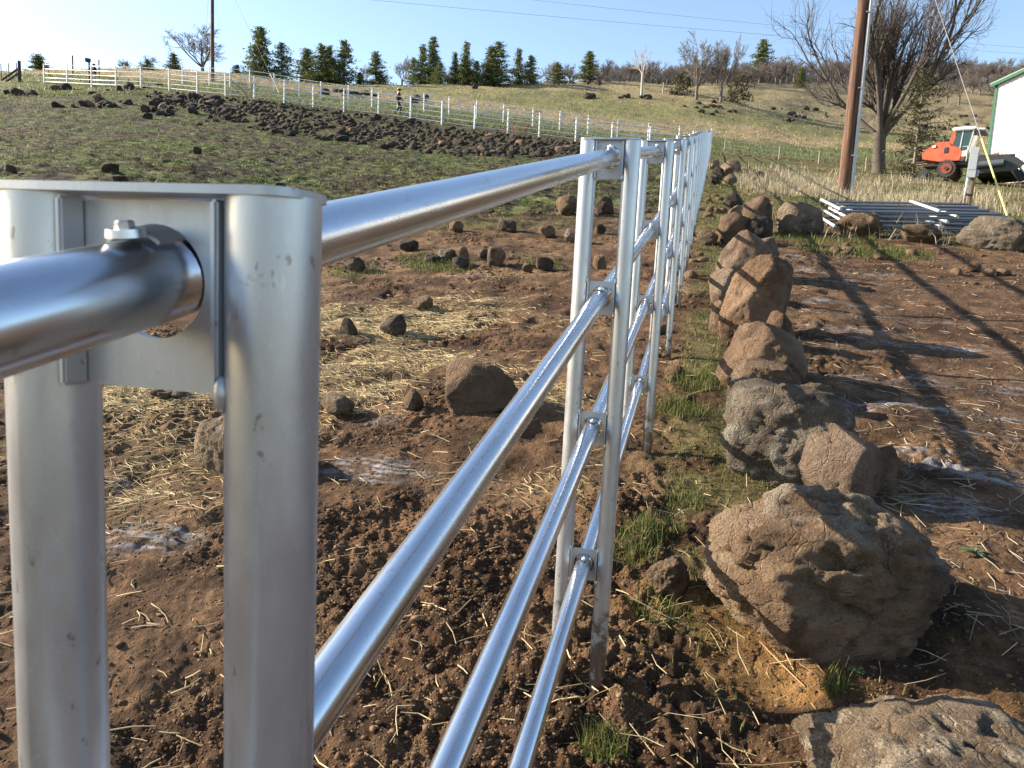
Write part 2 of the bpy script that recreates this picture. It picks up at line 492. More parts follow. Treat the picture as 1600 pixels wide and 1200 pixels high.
def masks(x, y):
    """what lies on the ground: straw, frost, green grass, dry grass, sandy soil, track ... 0..1 each"""
    t, q = tq(x, y); r = np.hypot(x, y)
    nA = n2(x, y, 0.9, 3.1, 3); nB = n2(x, y, 3.3, 8.4, 3); nC = n2(x, y, 0.23, 5.5, 3)
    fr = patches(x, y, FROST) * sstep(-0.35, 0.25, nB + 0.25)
    gp = patches(x, y, GREEN)
    st = patches(x, y, STRAWP)
    litter = sstep(-0.1, 0.6, nA) * sstep(14, 8, r) * sstep(3, 4.5, r) * (q < 0.1) * 0.30
    straw = np.clip(np.maximum(st * (0.75 + nB * 0.6), litter), 0, 1)
    sand = patches(x, y, SAND) * sstep(-0.5, 0.2, nB)
    strip = sstep(0.02, 0.22, q) * sstep(0.95 + 0.012 * t, 0.62 + 0.01 * t, q) * sstep(1.7, 2.6, t) * sstep(-0.42, 0.12, nA + nB * 0.5)
    strip = strip * np.where(t < 3.2, 0.75, 1.0)
    past = sstep(11.5, 19, r + nC * 3) * (q < 0)                      # pasture beyond the trodden ground
    lawn = sstep(12.6, 15.5, t - 0.12 * np.maximum(q - 2, 0) + nA * 1.2) * (q >= 0)
    rough_far = sstep(60, 72, r)
    green = np.clip(np.maximum.reduce([gp * (0.75 + nB), strip, past, lawn]), 0, 1)
    return dict(t=t, q=q, r=r, nA=nA, nB=nB, nC=nC, frost=np.clip(fr, 0, 1), straw=straw, sand=sand, strip=strip, past=past, lawn=lawn, gp=gp, green=green, far=rough_far)


def ground_color(x, y, k):
    """colours of what the ground is made of"""
    track = sstep(1.5, 2.2, k['q']) * sstep(13, 10, k['t'])
    def c(*v): return np.array(v)
    nA, nB, nC = k['nA'][:, None], k['nB'][:, None], k['nC'][:, None]
    soil = c(.102, .057, .031) + (c(.170, .102, .056) - c(.102, .057, .031)) * np.clip(0.5 + nA + 0.6 * nB, 0, 1)
    wet = np.clip(0.35 - nB * 1.5 - 0.5 * nA, 0, 1)
    soil = soil * (1 - 0.40 * wet)
    tr = (track[:, None]) * np.clip(.7 + nA, 0, 1); soil = soil * (1 - tr) + c(.112, .068, .040) * tr
    def over(base, cc, m): m = np.clip(m, 0, 1); m = m[:, None] if m.ndim == 1 else m; return base * (1 - m) + cc * m
    col = over(soil, c(.23, .125, .045), k['sand'] * 0.75)
    col = over(col, c(.26, .195, .10), k['straw'] * 0.7)
    gr = c(.06, .075, .024) + (c(.14, .12, .05) - c(.06, .075, .024)) * np.clip(0.45 + nA * .9 + nB * .5, 0, 1)
    col = over(col, gr, np.maximum(k['strip'], np.clip(k['gp'], 0, 1)) * 0.8)
    pfine = n2(x, y, 2.0, 81, 3); pf2 = n2(x, y, 0.55, 84, 3)
    pasture = c(.086, .108, .030) + (c(.120, .092, .047) - c(.086, .108, .030)) * np.clip(0.45 + pf2 * 1.4, 0, 1)[:, None]
    pasture = over(pasture, c(.034, .025, .017), sstep(-0.1, 0.3, -pfine + 0.35 * pf2) * 0.85)
    pasture = over(pasture, c(.105, .118, .038), sstep(.05, .45, pfine) * .6)
    col = over(col, pasture, k['past'])
    lawn = c(.075, .098, .026) + (c(.17, .135, .062) - c(.075, .098, .026)) * np.clip(.45 + pf2 * 1.3, 0, 1)[:, None]
    lawn = over(lawn, c(.09, .06, .035), sstep(.1, .4, -pfine) * .45)
    col = over(col, lawn, k['lawn'])
    # fields beyond the far fence, each its own colour
    depth = y * 1.0
    band = n2(x, y, 0.05, 91, 3) * 14 + pf2 * 5
    f1 = c(.092, .118, .038); f2 = c(.32, .245, .135); f3 = c(.185, .180, .072); f4 = c(.29, .235, .125)
    fld = np.broadcast_to(f1, col.shape)
    fld = over(fld, f2, sstep(79, 84, depth + band * .5) * 0.9)
    fld = over(fld, f3, sstep(93, 101, depth + band * .5))
    fld = over(fld, f4, sstep(112, 128, depth + band))
    fld = over(fld, c(.07, .055, .042), sstep(.12, .42, n2(x, y, 0.16, 95, 4) - .02) * sstep(105, 135, depth) * .6)
    fld = over(fld, c(.29, .225, .12), np.clip(.2 + pfine * 1.4, 0, 1) * .4)
    fld = over(fld, c(.11, .115, .045), np.clip(-.1 - pf2 * 1.5, 0, 1) * .7)
    col = over(col, fld, k['far'])
    road = np.exp(-((depth - 62 - 0.05 * x) / 2.2) ** 2) * (k['q'] > 0.5) * sstep(-.4, .2, k['nA'] + .2)
    col = over(col, c(.10, .066, .04), road * .7)
    fu = x * .97 - y * .24; fv = x * .24 + y * .97
    fr_n = fbm(np.stack([fu * 4.5, fv * 26, 0 * x + 3.3], 1), 4, .7)
    col = over(col, col * .8, np.clip(k['frost'] * 1.3, 0, 1))                  # damp soil under frost; along the track streaks also shade put into the colour
    col = over(col, c(.36, .385, .43), k['frost'] * np.clip(.12 + fr_n * 2.0, 0, 1) * 0.62)
    return col


def build_ground():
    fa = np.radians(np.linspace(-47, 47, 640)); ba = np.radians(np.linspace(47, 313, 74)[1:-1])
    ang = np.concatenate([fa, ba])
    rs = [0.0, 0.01, 0.25, 0.5, 0.8, 1.1, 1.35]; r = 1.5
    while r < 700:
        rs.append(r); r += min(max(0.0105, 0.65 * r * r / 1290), 0.02 * r)
    rs = np.array(rs[1:]); na, nr = len(ang), len(rs)
    R, A = np.meshgrid(rs, ang, indexing='ij')
    x = (R * np.sin(A)).ravel(); y = (R * np.cos(A)).ravel()
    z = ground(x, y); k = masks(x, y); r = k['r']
    near = sstep(26, 10, r)
    mud = np.clip(1 - k['green'], 0, 1)
    # relief: lumps, trodden hollows, clods
    lump = n2(x, y, 1.1, 21, 3); hoof = n2(x, y, 3.4, 33, 2); cl = np.abs(n2(x, y, 8.0, 41, 2)); fine = n2(x, y, 21, 55, 3, 0.6)
    track = sstep(1.5, 2.2, k['q']) * sstep(13, 10, k['t'])
    amp = near * (0.55 + 0.45 * mud) * (1 - 0.45 * track)
    crumb = sstep(0.05, 0.5, n2(x, y, 0.8, 47, 2) + 0.75 * np.exp(-((k['q'] + 0.1) / 0.45) ** 2) * sstep(7, 3, k['t']))
    relief = amp * (0.030 * lump + 0.050 * np.minimum(hoof, 0.05) + 0.030 * cl * mud * crumb + (0.006 + 0.015 * mud * crumb) * fine)
    edge = np.exp(-((k['q'] - 0.05) / 0.22) ** 2) * sstep(8, 2, k['t'])
    relief += near * (0.03 * edge * cl * 1.5)
    bank = sstep(0.35, 1.0, k['q']) * sstep(2.2, 1.2, k['q']) * sstep(14, 10, k['t']) * 0.05
    mid = sstep(9, 20, r) * sstep(130, 60, r)
    relief += bank + mid * (0.05 * n2(x, y, 1.3, 61, 3) + 0.09 * np.maximum(n2(x, y, 2.6, 66, 3), -.1) * (k['q'] < 0))
    relief += sstep(60, 110, r) * 0.35 * n2(x, y, 0.12, 71, 4)
    z = z + relief
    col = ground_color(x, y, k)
    idx = np.arange(na * nr).reshape(nr, na)
    a_, b_ = idx[:-1], idx[1:]
    q = np.stack([a_, np.roll(a_, -1, 1), np.roll(b_, -1, 1), b_], -1).reshape(-1, 4)
    m = Mat('ground_cover')
    at_ = m.node('ShaderNodeAttribute', attribute_name='tint')
    n1 = m.noise(38, 6, 0.7); n2_ = m.noise(9, 6, 0.65); n3 = m.noise(140, 3, 0.6)
    k_ = m.mix(1.0, at_.outputs['Color'], m.ramp(n1, [(0.28, .55), (0.5, 1.0), (0.72, 1.4)]), 'MULTIPLY')
    n4 = m.noise(2.6, 5, 0.7)
    k_ = m.mix(1.0, k_, m.ramp(n2_, [(0.3, .65), (0.7, 1.3)]), 'MULTIPLY')
    k_ = m.mix(1.0, k_, m.ramp(n4, [(0.36, .58), (0.62, 1.28)]), 'MULTIPLY')
    sp = m.mix(at_.outputs['Alpha'], (1, 1, 1), m.ramp(m.noise(4.2, 5, .72, dist=.6), [(0.42, .16), (0.50, .75), (0.60, 1.5)]))
    k_ = m.mix(1.0, k_, sp, 'MULTIPLY')
    m.color(k_).rough(0.95).set(**{'Specular_IOR_Level': 0.15})
    h = m.math('ADD', m.math('MULTIPLY', n1, 0.8), m.math('ADD', n2_, m.math('MULTIPLY', n3, .25)))
    m.bump(h, 1.0, 0.05)
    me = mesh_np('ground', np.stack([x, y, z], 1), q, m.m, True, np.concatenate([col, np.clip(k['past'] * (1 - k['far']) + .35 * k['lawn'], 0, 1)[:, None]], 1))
    # cap under the camera
    o = obj('ground', me); tag(o, 'sloping brown and green pasture ground', None, None, 'structure')
    return (rs, ang, z.reshape(nr, na))


GR = build_ground()


def gz_fine(x, y):
    """height of the ground sheet itself (with its relief)"""
    rs, ang, Z = GR
    x = np.atleast_1d(x); y = np.atleast_1d(y)
    r = np.hypot(x, y); a = np.arctan2(x, y)
    i = np.clip(np.searchsorted(rs, r) - 1, 0, len(rs) - 2); j = np.clip(np.searchsorted(ang[:640], a) - 1, 0, 638)
    u = np.clip((r - rs[i]) / (rs[i + 1] - rs[i]), 0, 1); v = np.clip((a - ang[j]) / (ang[j + 1] - ang[j]), 0, 1)
    return (Z[i, j] * (1 - u) + Z[i + 1, j] * u) * (1 - v) + (Z[i, j + 1] * (1 - u) + Z[i + 1, j + 1] * u) * v


# ------------------------------------------------------------------ the near pipe fence
def fence_pipe(name, L, r, mat, n=20, closed=True):
    mb = MB(); mb.tube((0, 0, 0), (0, 0, L), r, n=n, caps=closed); return mb.mesh(name, mat, 40)


def plate_mesh(w, h, hole=0.0325, zo=0.0):
    """bent sheet bracket between two posts: x across, y along the fence, z up; a hole with a lip and side flanges"""
    bm = bmesh.new(); th = 0.005
    iw = w / 2 - PIPE_R + 0.004; n = 32
    ring = [(hole * math.cos(a), hole * math.sin(a) + zo) for a in np.linspace(0, 2 * math.pi, n, endpoint=False)]
    outer = []
    for (cx_, cz_) in ring:
        cz_ -= zo
        s_ = min(iw / max(abs(cx_), 1e-9), (h / 2) / max(abs(cz_), 1e-9)); outer.append((cx_ * s_, cz_ * s_))
    L = {}
    for key, yy in (('f', -th / 2), ('b', th / 2)):
        L[key] = [[bm.verts.new((p[0], yy, p[1])) for p in ring], [bm.verts.new((p[0], yy, p[1])) for p in outer]]
    for i in range(n):
        j = (i + 1) % n
        bm.faces.new((L['f'][0][i], L['f'][0][j], L['f'][1][j], L['f'][1][i]))
        bm.faces.new((L['b'][0][j], L['b'][0][i], L['b'][1][i], L['b'][1][j]))
        bm.faces.new((L['f'][0][j], L['f'][0][i], L['b'][0][i], L['b'][0][j]))
        bm.faces.new((L['f'][1][i], L['f'][1][j], L['b'][1][j], L['b'][1][i]))
    mb = MB(); mb.bm.free(); mb.bm = bm
    for s_ in (-1, 1):   # flanges folded towards the camera, lying against the posts
        mb.box((s_ * (iw - 0.0025), -0.011, 0), (0.005, 0.018, h), None, 0.0015)
    # lip over the rail, a short half sleeve that carries the bolt
    a0, a1 = math.radians(52), math.radians(128); m_ = 8
    lip = []
    for k in range(m_ + 1):
        a = a0 + (a1 - a0) * k / m_
        for (rr, yy) in ((0.0262, -0.020), (0.0300, -0.0025), (0.0330, -0.0025), (0.0282, -0.020)):
            lip.append(bm.verts.new((rr * math.cos(a), yy, rr * math.sin(a) + zo)))
    for k in range(m_):
        for e in range(4):
            f_ = (e + 1) % 4
            bm.faces.new((lip[k * 4 + e], lip[k * 4 + f_], lip[k * 4 + 4 + f_], lip[k * 4 + 4 + e]))
    bm.faces.new(lip[0:4]); bm.faces.new(lip[-4:])
    return mb.mesh('bracket', M_PLATE, 30)


def bolt_mesh():
    mb = MB()
    mb.tube((0, 0, -0.004), (0, 0, 0.0026), 0.0105, 0.0098, 20)
    mb.tube((0, 0, 0.0022), (0, 0, 0.0075), 0.0052, 0.0050, 6)
    mb.tube((0, 0, 0.0075), (0, 0, 0.0086), 0.0050, 0.0038, 6)
    return mb.mesh('bolt', M_BOLT, 35)


def weld_mesh(h):
    v, f = ico(2); o = v * [0.0048, 0.0048, 0.011] * (1 + 0.12 * noise3(v * 3 + 2.2))[:, None]
    return mesh_np('weld', o, f, M_WELD, True)


def cap_mesh(w):
    mb = MB(); n = 5; R_ = PIPE_R + 0.0015; c_ = 0.015; pts = []
    for (sx, sy, a0) in ((1, -1, -90), (1, 1, 0), (-1, 1, 90), (-1, -1, 180)):
        for k in range(n + 1):
            a = math.radians(a0 + 90 * k / n)
            pts.append((sx * (w / 2 + .0235 - c_) + c_ * math.cos(a), sy * (R_ - c_) + c_ * math.sin(a), 0))
    mb.prism(pts, (0, 0, 0.0048))
    return mb.mesh('top_cap', M_PLATE, 40)


RAIL_DROP = [0.047, 0.455, 0.853, 1.288]
POST_BURY = 0.35
NPAIR = 34
fence = empty('pipe_fence', [*(T1W[:2] + FP * -0.06), gz(*(T1W[:2]))], 'shiny galvanised pipe rail fence with paired posts running uphill beside the boulders', 'fence')
FO = np.array(fence.location)


def fpart(name, me, loc, rot=None, parent=None, scale=None):
    return obj(name, me, parent or fence, np.asarray(loc) - FO, rot, scale)


post_me = fence_pipe('post', POST_H + POST_BURY, PIPE_R, M_POST, 28)
post_lo = fence_pipe('post', POST_H + POST_BURY, PIPE_R, M_POST, 10)
bolt_me = bolt_mesh(); rail_cache = {}
yaw = -FAZ
pairs = []
SG = [-1.75, 0.0, PAIR_S, 3.92] + [3.92 + 2.0 * k for k in range(1, NPAIR - 3)]
DZ = {1: 0.0, 2: 0.012, 3: -0.012, 4: -0.02}
for i, s in enumerate(SG):
    w = 0.148 if i == 1 else (0.148 if i == 0 else 0.127)
    pr_xy = T1W[:2] + FH * s * math.sqrt(1 / (1 + SLOPE ** 2))          # right-hand post
    top = T1W[2] + FDIR[2] * s + DZ.get(i, 0.0)
    if s > 6:
        top = gz(*pr_xy) + POST_H
    mid = pr_xy - FP * w / 2
    pairs.append((mid, top, w, pr_xy))
PL = {}
for i, (mid, top, w, pr_xy) in enumerate(pairs):
    near = i < 9
    key = round(w, 3)
    if key not in PL: PL[key] = (plate_mesh(w, 0.108, zo=0.008), plate_mesh(w, 0.100, zo=0.003), cap_mesh(w), weld_mesh(0.112))
    P0, P1, CP, WM = PL[key]
    for sgn in (-1, 1):
        xy = mid + FP * sgn * w / 2
        fpart('post', post_me if near else post_lo, [*xy, top - POST_H - POST_BURY], (0, 0, yaw))
    fpart('top_cap', CP, [*mid, top - 0.001], (0, 0, yaw))
    for k, dr in enumerate(RAIL_DROP):
        zc = top - dr
        b = fpart('bracket', P0 if k == 0 else P1, [*mid, zc - (0.010 if k == 0 else 0.004)], (0, 0, yaw))
        if near:
            bo = obj('bolt', bolt_me, b, (0.004, -0.030, RAIL_R + (0.0045 if k else 0.0098)), (0.18, 0, 0.3 * k), (1.0, 1.0, .68))
            for sgn in ((1,) if k == 0 else (-1, 1)):
                for e in ((-1,) if k == 0 else (-1, 1)):
                    obj('weld', WM, b, (sgn * (w / 2 - PIPE_R + 0.005), -0.017, e * 0.051))
for i in range(len(pairs) - 1):
    (m0, t0, *_), (m1, t1, *_) = pairs[i], pairs[i + 1]
    for k, dr in enumerate(RAIL_DROP):
        a = Vector((*m0, t0 - dr)); b = Vector((*m1, t1 - dr)); d = b - a
        u = d.normalized(); g = 0.012 if i < 9 else 0.004
        a2 = a + u * g; b2_ = b - u * (-0.006)
        L = (b2_ - a2).length; key = (round(L, 3), i < 9)
        if key not in rail_cache: rail_cache[key] = fence_pipe('rail', L, RAIL_R, M_RAIL, 28 if i < 9 else 8)
        q = d.to_track_quat('Z', 'Y')
        fpart('rail', rail_cache[key], a2, q.to_euler())

# ------------------------------------------------------------------ the far cross fences of the lane
NEARL = [(69, 131), (105, 134), (143, 137), (181, 138), (220, 139), (264, 145), (308, 147), (352, 151), (397, 155), (444, 161), (489, 168), (537, 172),
         (591, 181), (641, 188), (690, 196), (741, 202), (793, 208), (842, 214), (899, 221), (955, 228), (1014, 235), (1081, 242)]
FARL = [(285, 132), (327, 134), (359, 137), (390, 138), (428, 146), (467, 153), (501, 158), (544, 163), (581, 167), (621, 171), (662, 175), (701, 181), (744, 186),
        (786, 192), (832, 198), (874, 204), (918, 211), (964, 218), (1012, 222), (1060, 227), (1110, 232)]


def depth_interp(lst, px):
    xs = [p[0] for p in lst]; zs = [p[1] for p in lst]
    return float(np.interp(px, xs, zs))


def cross_fence(lst, zl, label):
    pts = [at_depth(p[0], depth_interp(zl, p[0]), p[1]) for p in lst]
    f = empty('pipe_fence', pts[len(pts) // 2], label, 'fence'); o = np.array(f.location)
    mb = MB(); mb.tube((0, 0, -0.3), (0, 0, 1.66), 0.052, n=8); mb.tube((0, 0, 1.66), (0, 0, 1.675), 0.058, n=8)
    pm = mb.mesh('post', M_FAR, 40)
    for p in pts:
        obj('post', pm, f, p[:3] - o)
    for hgt in (1.60, 1.24, 0.88, 0.52, 0.2)[:4 if zl[0][1] > 70 else 5]:
        mb = MB()
        for a, b in zip(pts[:-1], pts[1:]):
            mb.tube(a[:3] - o + [0, 0, hgt], b[:3] - o + [0, 0, hgt], 0.023, n=6)
        obj('rail', mb.mesh('rail', M_FAR, 60), f)
    return pts


near_pts = cross_fence(NEARL, [(69, 66), (220, 61), (352, 58), (591, 58), (741, 56), (1081, 56)], 'white looking pipe fence just above the dark rubble, nearer of the two across the hill')
far_pts = cross_fence(FARL, [(285, 74), (390, 72), (544, 70), (786, 70), (1110, 68)], 'white looking pipe fence behind the nearer cross fence, far side of the lane')

# ------------------------------------------------------------------ rocks
def rock_mesh(name, seed, sub, size, mat, p=45, nplanes=13, planes=(), rough=0.055, cav=0.0, fine=0.021, dmin=0.62, chips=30, chip=(.84, .97), block=0.0):
    v, f = ico(sub); rs = np.random.RandomState(seed)
    nn = rs.normal(size=(nplanes, 3)); nn /= np.linalg.norm(nn, axis=1)[:, None]
    dd = rs.uniform(dmin, 1.0, nplanes)
    if block:
        planes = list(planes) + [(a + rs.normal(0, .22), b + rs.normal(0, .22), c_ + rs.normal(0, .16), block * rs.uniform(.9, 1.12)) for a, b, c_ in ((1, 0, 0), (-1, 0, 0), (0, -1, 0), (0, 1, 0), (0, 0, 1))]
    pl = np.array(planes, float).reshape(-1, 4)
    if len(pl):
        a = pl[:, :3] / np.linalg.norm(pl[:, :3], axis=1)[:, None]
        nn = np.concatenate([a, nn]); dd = np.concatenate([pl[:, 3], dd])
    k = np.maximum(v @ nn.T, 0) / dd
    r = (np.sum(k ** p, 1) + 0.85 ** p) ** (-1 / p)
    r = np.minimum(r, 1.25)
    o = rs.uniform(0, 50, 3)
    r = r * (1 + rough * 1.6 * fbm(v * 1.4 + o, 3) + rough * 0.9 * fbm(v * 4 + o, 4, 0.6))
    if cav:
        c = fbm(v * 2.3 + o + 9, 2); r = r - cav * sstep(0.12, 0.42, c)
        c2 = noise3(v * 5.2 + o + 19); r = r - cav * 0.45 * sstep(0.2, 0.5, c2)
        led = np.abs(fbm(v * 1.7 + o + 29, 2)); r = r - cav * 0.22 * sstep(0.07, 0.0, led)
    P = v * r[:, None]
    for _ in range(chips):
        n_ = rs.normal(size=3); n_ /= np.linalg.norm(n_); h_ = P @ n_
        lim = h_.max() * rs.uniform(*chip); P = P - np.maximum(h_ - lim, 0)[:, None] * n_[None]
    r = np.linalg.norm(P, axis=1); v = P / r[:, None]
    r = r + fine * fbm(v * 13 + o, 4, 0.65) - fine * 1.2 * sstep(0.25, 0.5, noise3(v * 22 + o))
    P = v * r[:, None]; P = (P - (P.max(0) + P.min(0)) / 2) / (P.max(0) - P.min(0)) * np.array(size)
    return mesh_np(name, P, f, mat, sub >= 4)


def place_rock(name, label, bb, seed, mat, sub=5, depth=0.8, turn=0.0, sink=0.22, tilt=(0, 0), cat='rock', group=None, **kw):
    """bb: the outline in photo pixels (left, top, right, foot); real size follows from the ground it stands on"""
    x0, y0, x1, y1 = bb
    g = at((x0 + x1) / 2, y1); Z = g[3]
    u = g[:2] / np.linalg.norm(g[:2]); d = (x1 - x0) * Z / F * depth
    c = g[:2] + u * d * 0.36
    Zc = Z + d * 0.36; w = (x1 - x0) * Zc / F                        # the middle of the rock stands behind its foot
    v = CAM + ray((x0 + x1) / 2, y0) * (Zc + d * 0.06)
    h = max(v[2] - gz(*c), 0.25 * w) * 1.02
    H = h / (1 - sink)
    me = rock_mesh(name, seed, sub, (w * 0.95, d, H), mat, **kw)
    o = obj(name, me, None, (c[0], c[1], gz(*c) + h - H / 2 * 0.98), (tilt[0], tilt[1], -math.atan2(g[0], g[1]) + turn))
    tag(o, label, cat, group)
    return o


RW = 'boulders lined up along the fence'
place_rock('boulder', 'largest rounded brown boulder with hollows and grey patches, right of the fence', (1080, 748, 1464, 1046), 11, M_RBIG, 6, 0.9, p=9, nplanes=10, rough=0.05, cav=0.11, fine=0.012, dmin=0.84, cat='boulder', chips=20, chip=(.92, .985),
           planes=[(-0.8, -0.5, 0.35, 0.84), (0.55, -0.85, -.05, 0.74), (.75, -.1, .6, .86)])
place_rock('boulder', 'flat pitted grey boulder at the bottom edge, in front of the largest boulder', (1212, 1090, 1628, 1330), 23, M_RGREY, 6, 1.0, p=12, planes=[(0.08, -0.1, 1, 0.62), (-.8, -.3, .45, .75)], cav=0.10, rough=0.06, fine=0.014, cat='boulder', sink=0.3, chips=16, chip=(.9, .98))
place_rock('boulder', 'tan egg shaped boulder directly behind the largest boulder', (1222, 664, 1372, 800), 31, M_RRUST, 5, 0.8, p=14, nplanes=11, rough=0.05, cav=0.05, planes=[(-.55, -.6, .6, .72), (.9, -.3, .2, .8)], tilt=(0, 0.25), cat='boulder', fine=0.02)
place_rock('boulder', 'wide blocky boulder with a dark lichened top and tan front face', (1118, 597, 1325, 765), 46, M_RGREY, 5, 0.75, p=60, block=.66, planes=[(0, .05, 1, 0.66), (-.25, -1, .12, 0.66), (-1, -.1, .1, .9), (.8, -.5, .3, .8)], rough=0.05, cav=0.06, cat='boulder')
place_rock('boulder', 'small reddish boulder wedged behind the boulder with the dark top', (1132, 562, 1248, 640), 52, M_RRUST, 5, 0.8, p=60, block=.68, rough=0.06, cat='boulder', planes=[(0, -.2, 1, .7)])
place_rock('boulder', 'brown boulder with a pointed ridge in front of the tallest slab', (1115, 503, 1257, 618), 63, M_RRUST, 5, 0.85, p=60, block=.72, planes=[(-.75, -.35, .65, 0.62), (.75, -.25, .6, .64), (.1, -1, .25, .75)], rough=0.035, cat='boulder')
place_rock('boulder', 'tallest slab boulder with a pale flat face and a dark right side', (1122, 400, 1226, 536), 78, M_RRUST, 5, 0.9, p=60, block=.70, planes=[(-.72, -.5, .62, 0.55), (.95, -.35, .1, .66), (.3, .2, 1, .88)], rough=0.03, chips=14, tilt=(0, 0.12), cat='boulder')
place_rock('boulder', 'low tan boulder against the left foot of the tallest slab', (1103, 420, 1160, 478), 85, M_RRUST, 4, 0.9, p=60, block=.7, cat='boulder')
place_rock('boulder', 'smooth rounded orange brown boulder behind the tallest slab', (1114, 364, 1206, 446), 92, M_RRUST, 5, 0.9, p=9, planes=[(-.5, -.8, .4, .72)], rough=0.035, fine=0.008, cat='boulder')
place_rock('boulder', 'jagged dark brown rock above the smooth orange brown boulder', (1116, 334, 1172, 382), 101, M_RBROWN, 4, 0.9, p=60, block=.66, cat='rock', rough=.09)
place_rock('boulder', 'sloping grey brown boulder up the row beside the grass', (1155, 310, 1204, 366), 113, M_RBROWN, 4, 1.0, p=60, block=.7, cat='boulder', planes=[(-.6, -.4, .7, .6)])
place_rock('boulder', 'broad grey boulder standing left of the stacked fence panels', (1211, 318, 1286, 366), 124, M_RGREY, 5, 0.7, p=60, block=.72, planes=[(-.75, -.5, .3, .75), (.5, -.8, .35, .66), (.35, .1, 1, .78)], cat='boulder')
for k, (bb, lab, m_) in enumerate([((1166, 372, 1214, 440), 'grey brown rock tucked behind the right of the smooth orange brown boulder', M_RBROWN), ((1236, 596, 1306, 660), 'brown rock filling the gap behind the boulder with the dark top', M_RBROWN),
                                   ((1106, 470, 1146, 520), 'tan rock at the left foot of the pointed brown boulder', M_RRUST), ((1186, 486, 1240, 560), 'dark brown rock wedged between the tallest slab and the pointed boulder', M_RBROWN),
                                   ((1160, 340, 1206, 384), 'dark angular rock right of the jagged brown rock', M_RDARK), ((1330, 690, 1396, 780), 'brown rock half hidden right of the tan egg shaped boulder', M_RBROWN)]):
    place_rock('rock', lab, bb, 260 + k, m_, 4, 0.9, block=.7, p=60, rough=.07)
place_rock('rock', 'small dark rock behind the jagged brown rock in the row', (1128, 303, 1160, 330), 131, M_RDARK, 4, 1, p=18)
place_rock('rock', 'small brown rock between the two upper boulders of the row', (1136, 322, 1163, 346), 137, M_RRUST, 4, 1, p=18)
place_rock('rock', 'flat brown stone lying on the grass left of the boulder row', (1086, 360, 1122, 384), 139, M_RBROWN, 4, 1, p=18)
place_rock('rock', 'small brown rock on the grass strip left of the largest boulder', (1004, 865, 1076, 938), 143, M_RBROWN, 5, 0.9, p=14, rough=0.08, cav=0.05)
place_rock('rock', 'brown rock in front of the left end of the stacked fence panels', (1308, 333, 1377, 371), 151, M_RBROWN, 4, 0.8, p=60, block=.7, rough=.09)
place_rock('rock', 'low dark red rock in front of the middle of the stacked fence panels', (1406, 351, 1470, 380), 163, M_RBROWN, 4, 0.8, p=60, block=.7, rough=.09)
place_rock('boulder', 'large lichen spotted boulder at the right edge by the panel stack', (1496, 341, 1612, 392), 174, M_RGREY, 5, 0.75, p=10, rough=.06, cav=0.04, cat='boulder')
for k, (bb, lab, m_) in enumerate([((1112, 262, 1132, 282), 'grey rock low in the orange rock pile by the far grass', M_RDARK), ((1122, 250, 1158, 276), 'biggest orange rock in the pile by the far grass', M_RRUST),
                                   ((1104, 274, 1126, 290), 'dark rock at the foot of the pile by the far grass', M_RDARK), ((1128, 272, 1152, 289), 'grey stone in front of the orange rock pile', M_RGREY),
                                   ((1150, 262, 1160, 274), 'small tan stone right of the orange rock pile', M_RRUST), ((1106, 250, 1124, 264), 'tan rock at the top left of the pile by the far grass', M_RRUST),
                                   ((1172, 268, 1194, 282), 'dark clump of stone in the dry grass beyond the row', M_RDARK)]):
    place_rock('rock', lab, bb, 200 + k, m_, 4, 0.9, p=16, group='rock pile by the far end of the boulder row')
# the corral side
place_rock('rock', 'brown angular rock, biggest lying on the trodden mud left of the fence', (690, 562, 816, 646), 301, M_RBROWN, 5, 0.75, p=60, block=.74, planes=[(.1, -.85, .45, .62), (-.7, -.3, .75, .7), (.75, .1, .75, .62)], rough=0.045)
place_rock('rock', 'grey rounded rock on the straw beside the nearest post', (500, 613, 556, 648), 302, M_RGREY, 4, 0.8, p=7)
place_rock('rock', 'small brown pointed stone left of the big angular rock', (630, 607, 663, 640), 303, M_RBROWN, 4, 0.9, p=16, planes=[(-.6, -.3, .7, .6), (.6, -.2, .7, .6)])
place_rock('rock', 'dark purple brown stone on the yellow straw', (591, 491, 636, 525), 304, M_RMID, 4, 0.9, p=40)
place_rock('rock', 'dark red stone left of the purple brown one on the straw', (528, 497, 559, 525), 305, M_RMID, 4, 0.9, p=18, planes=[(.6, -.2, .7, .6)])
place_rock('rock', 'flat topped brown stone at the upper edge of the straw', (644, 462, 677, 484), 306, M_RBROWN, 4, 0.9, p=16)
place_rock('rock', 'whitish frosted rock half hidden behind the nearest post', (303, 640, 420, 735), 307, M_RGREY, 5, 0.8, p=14, planes=[(-.6, -.4, .6, .66)])
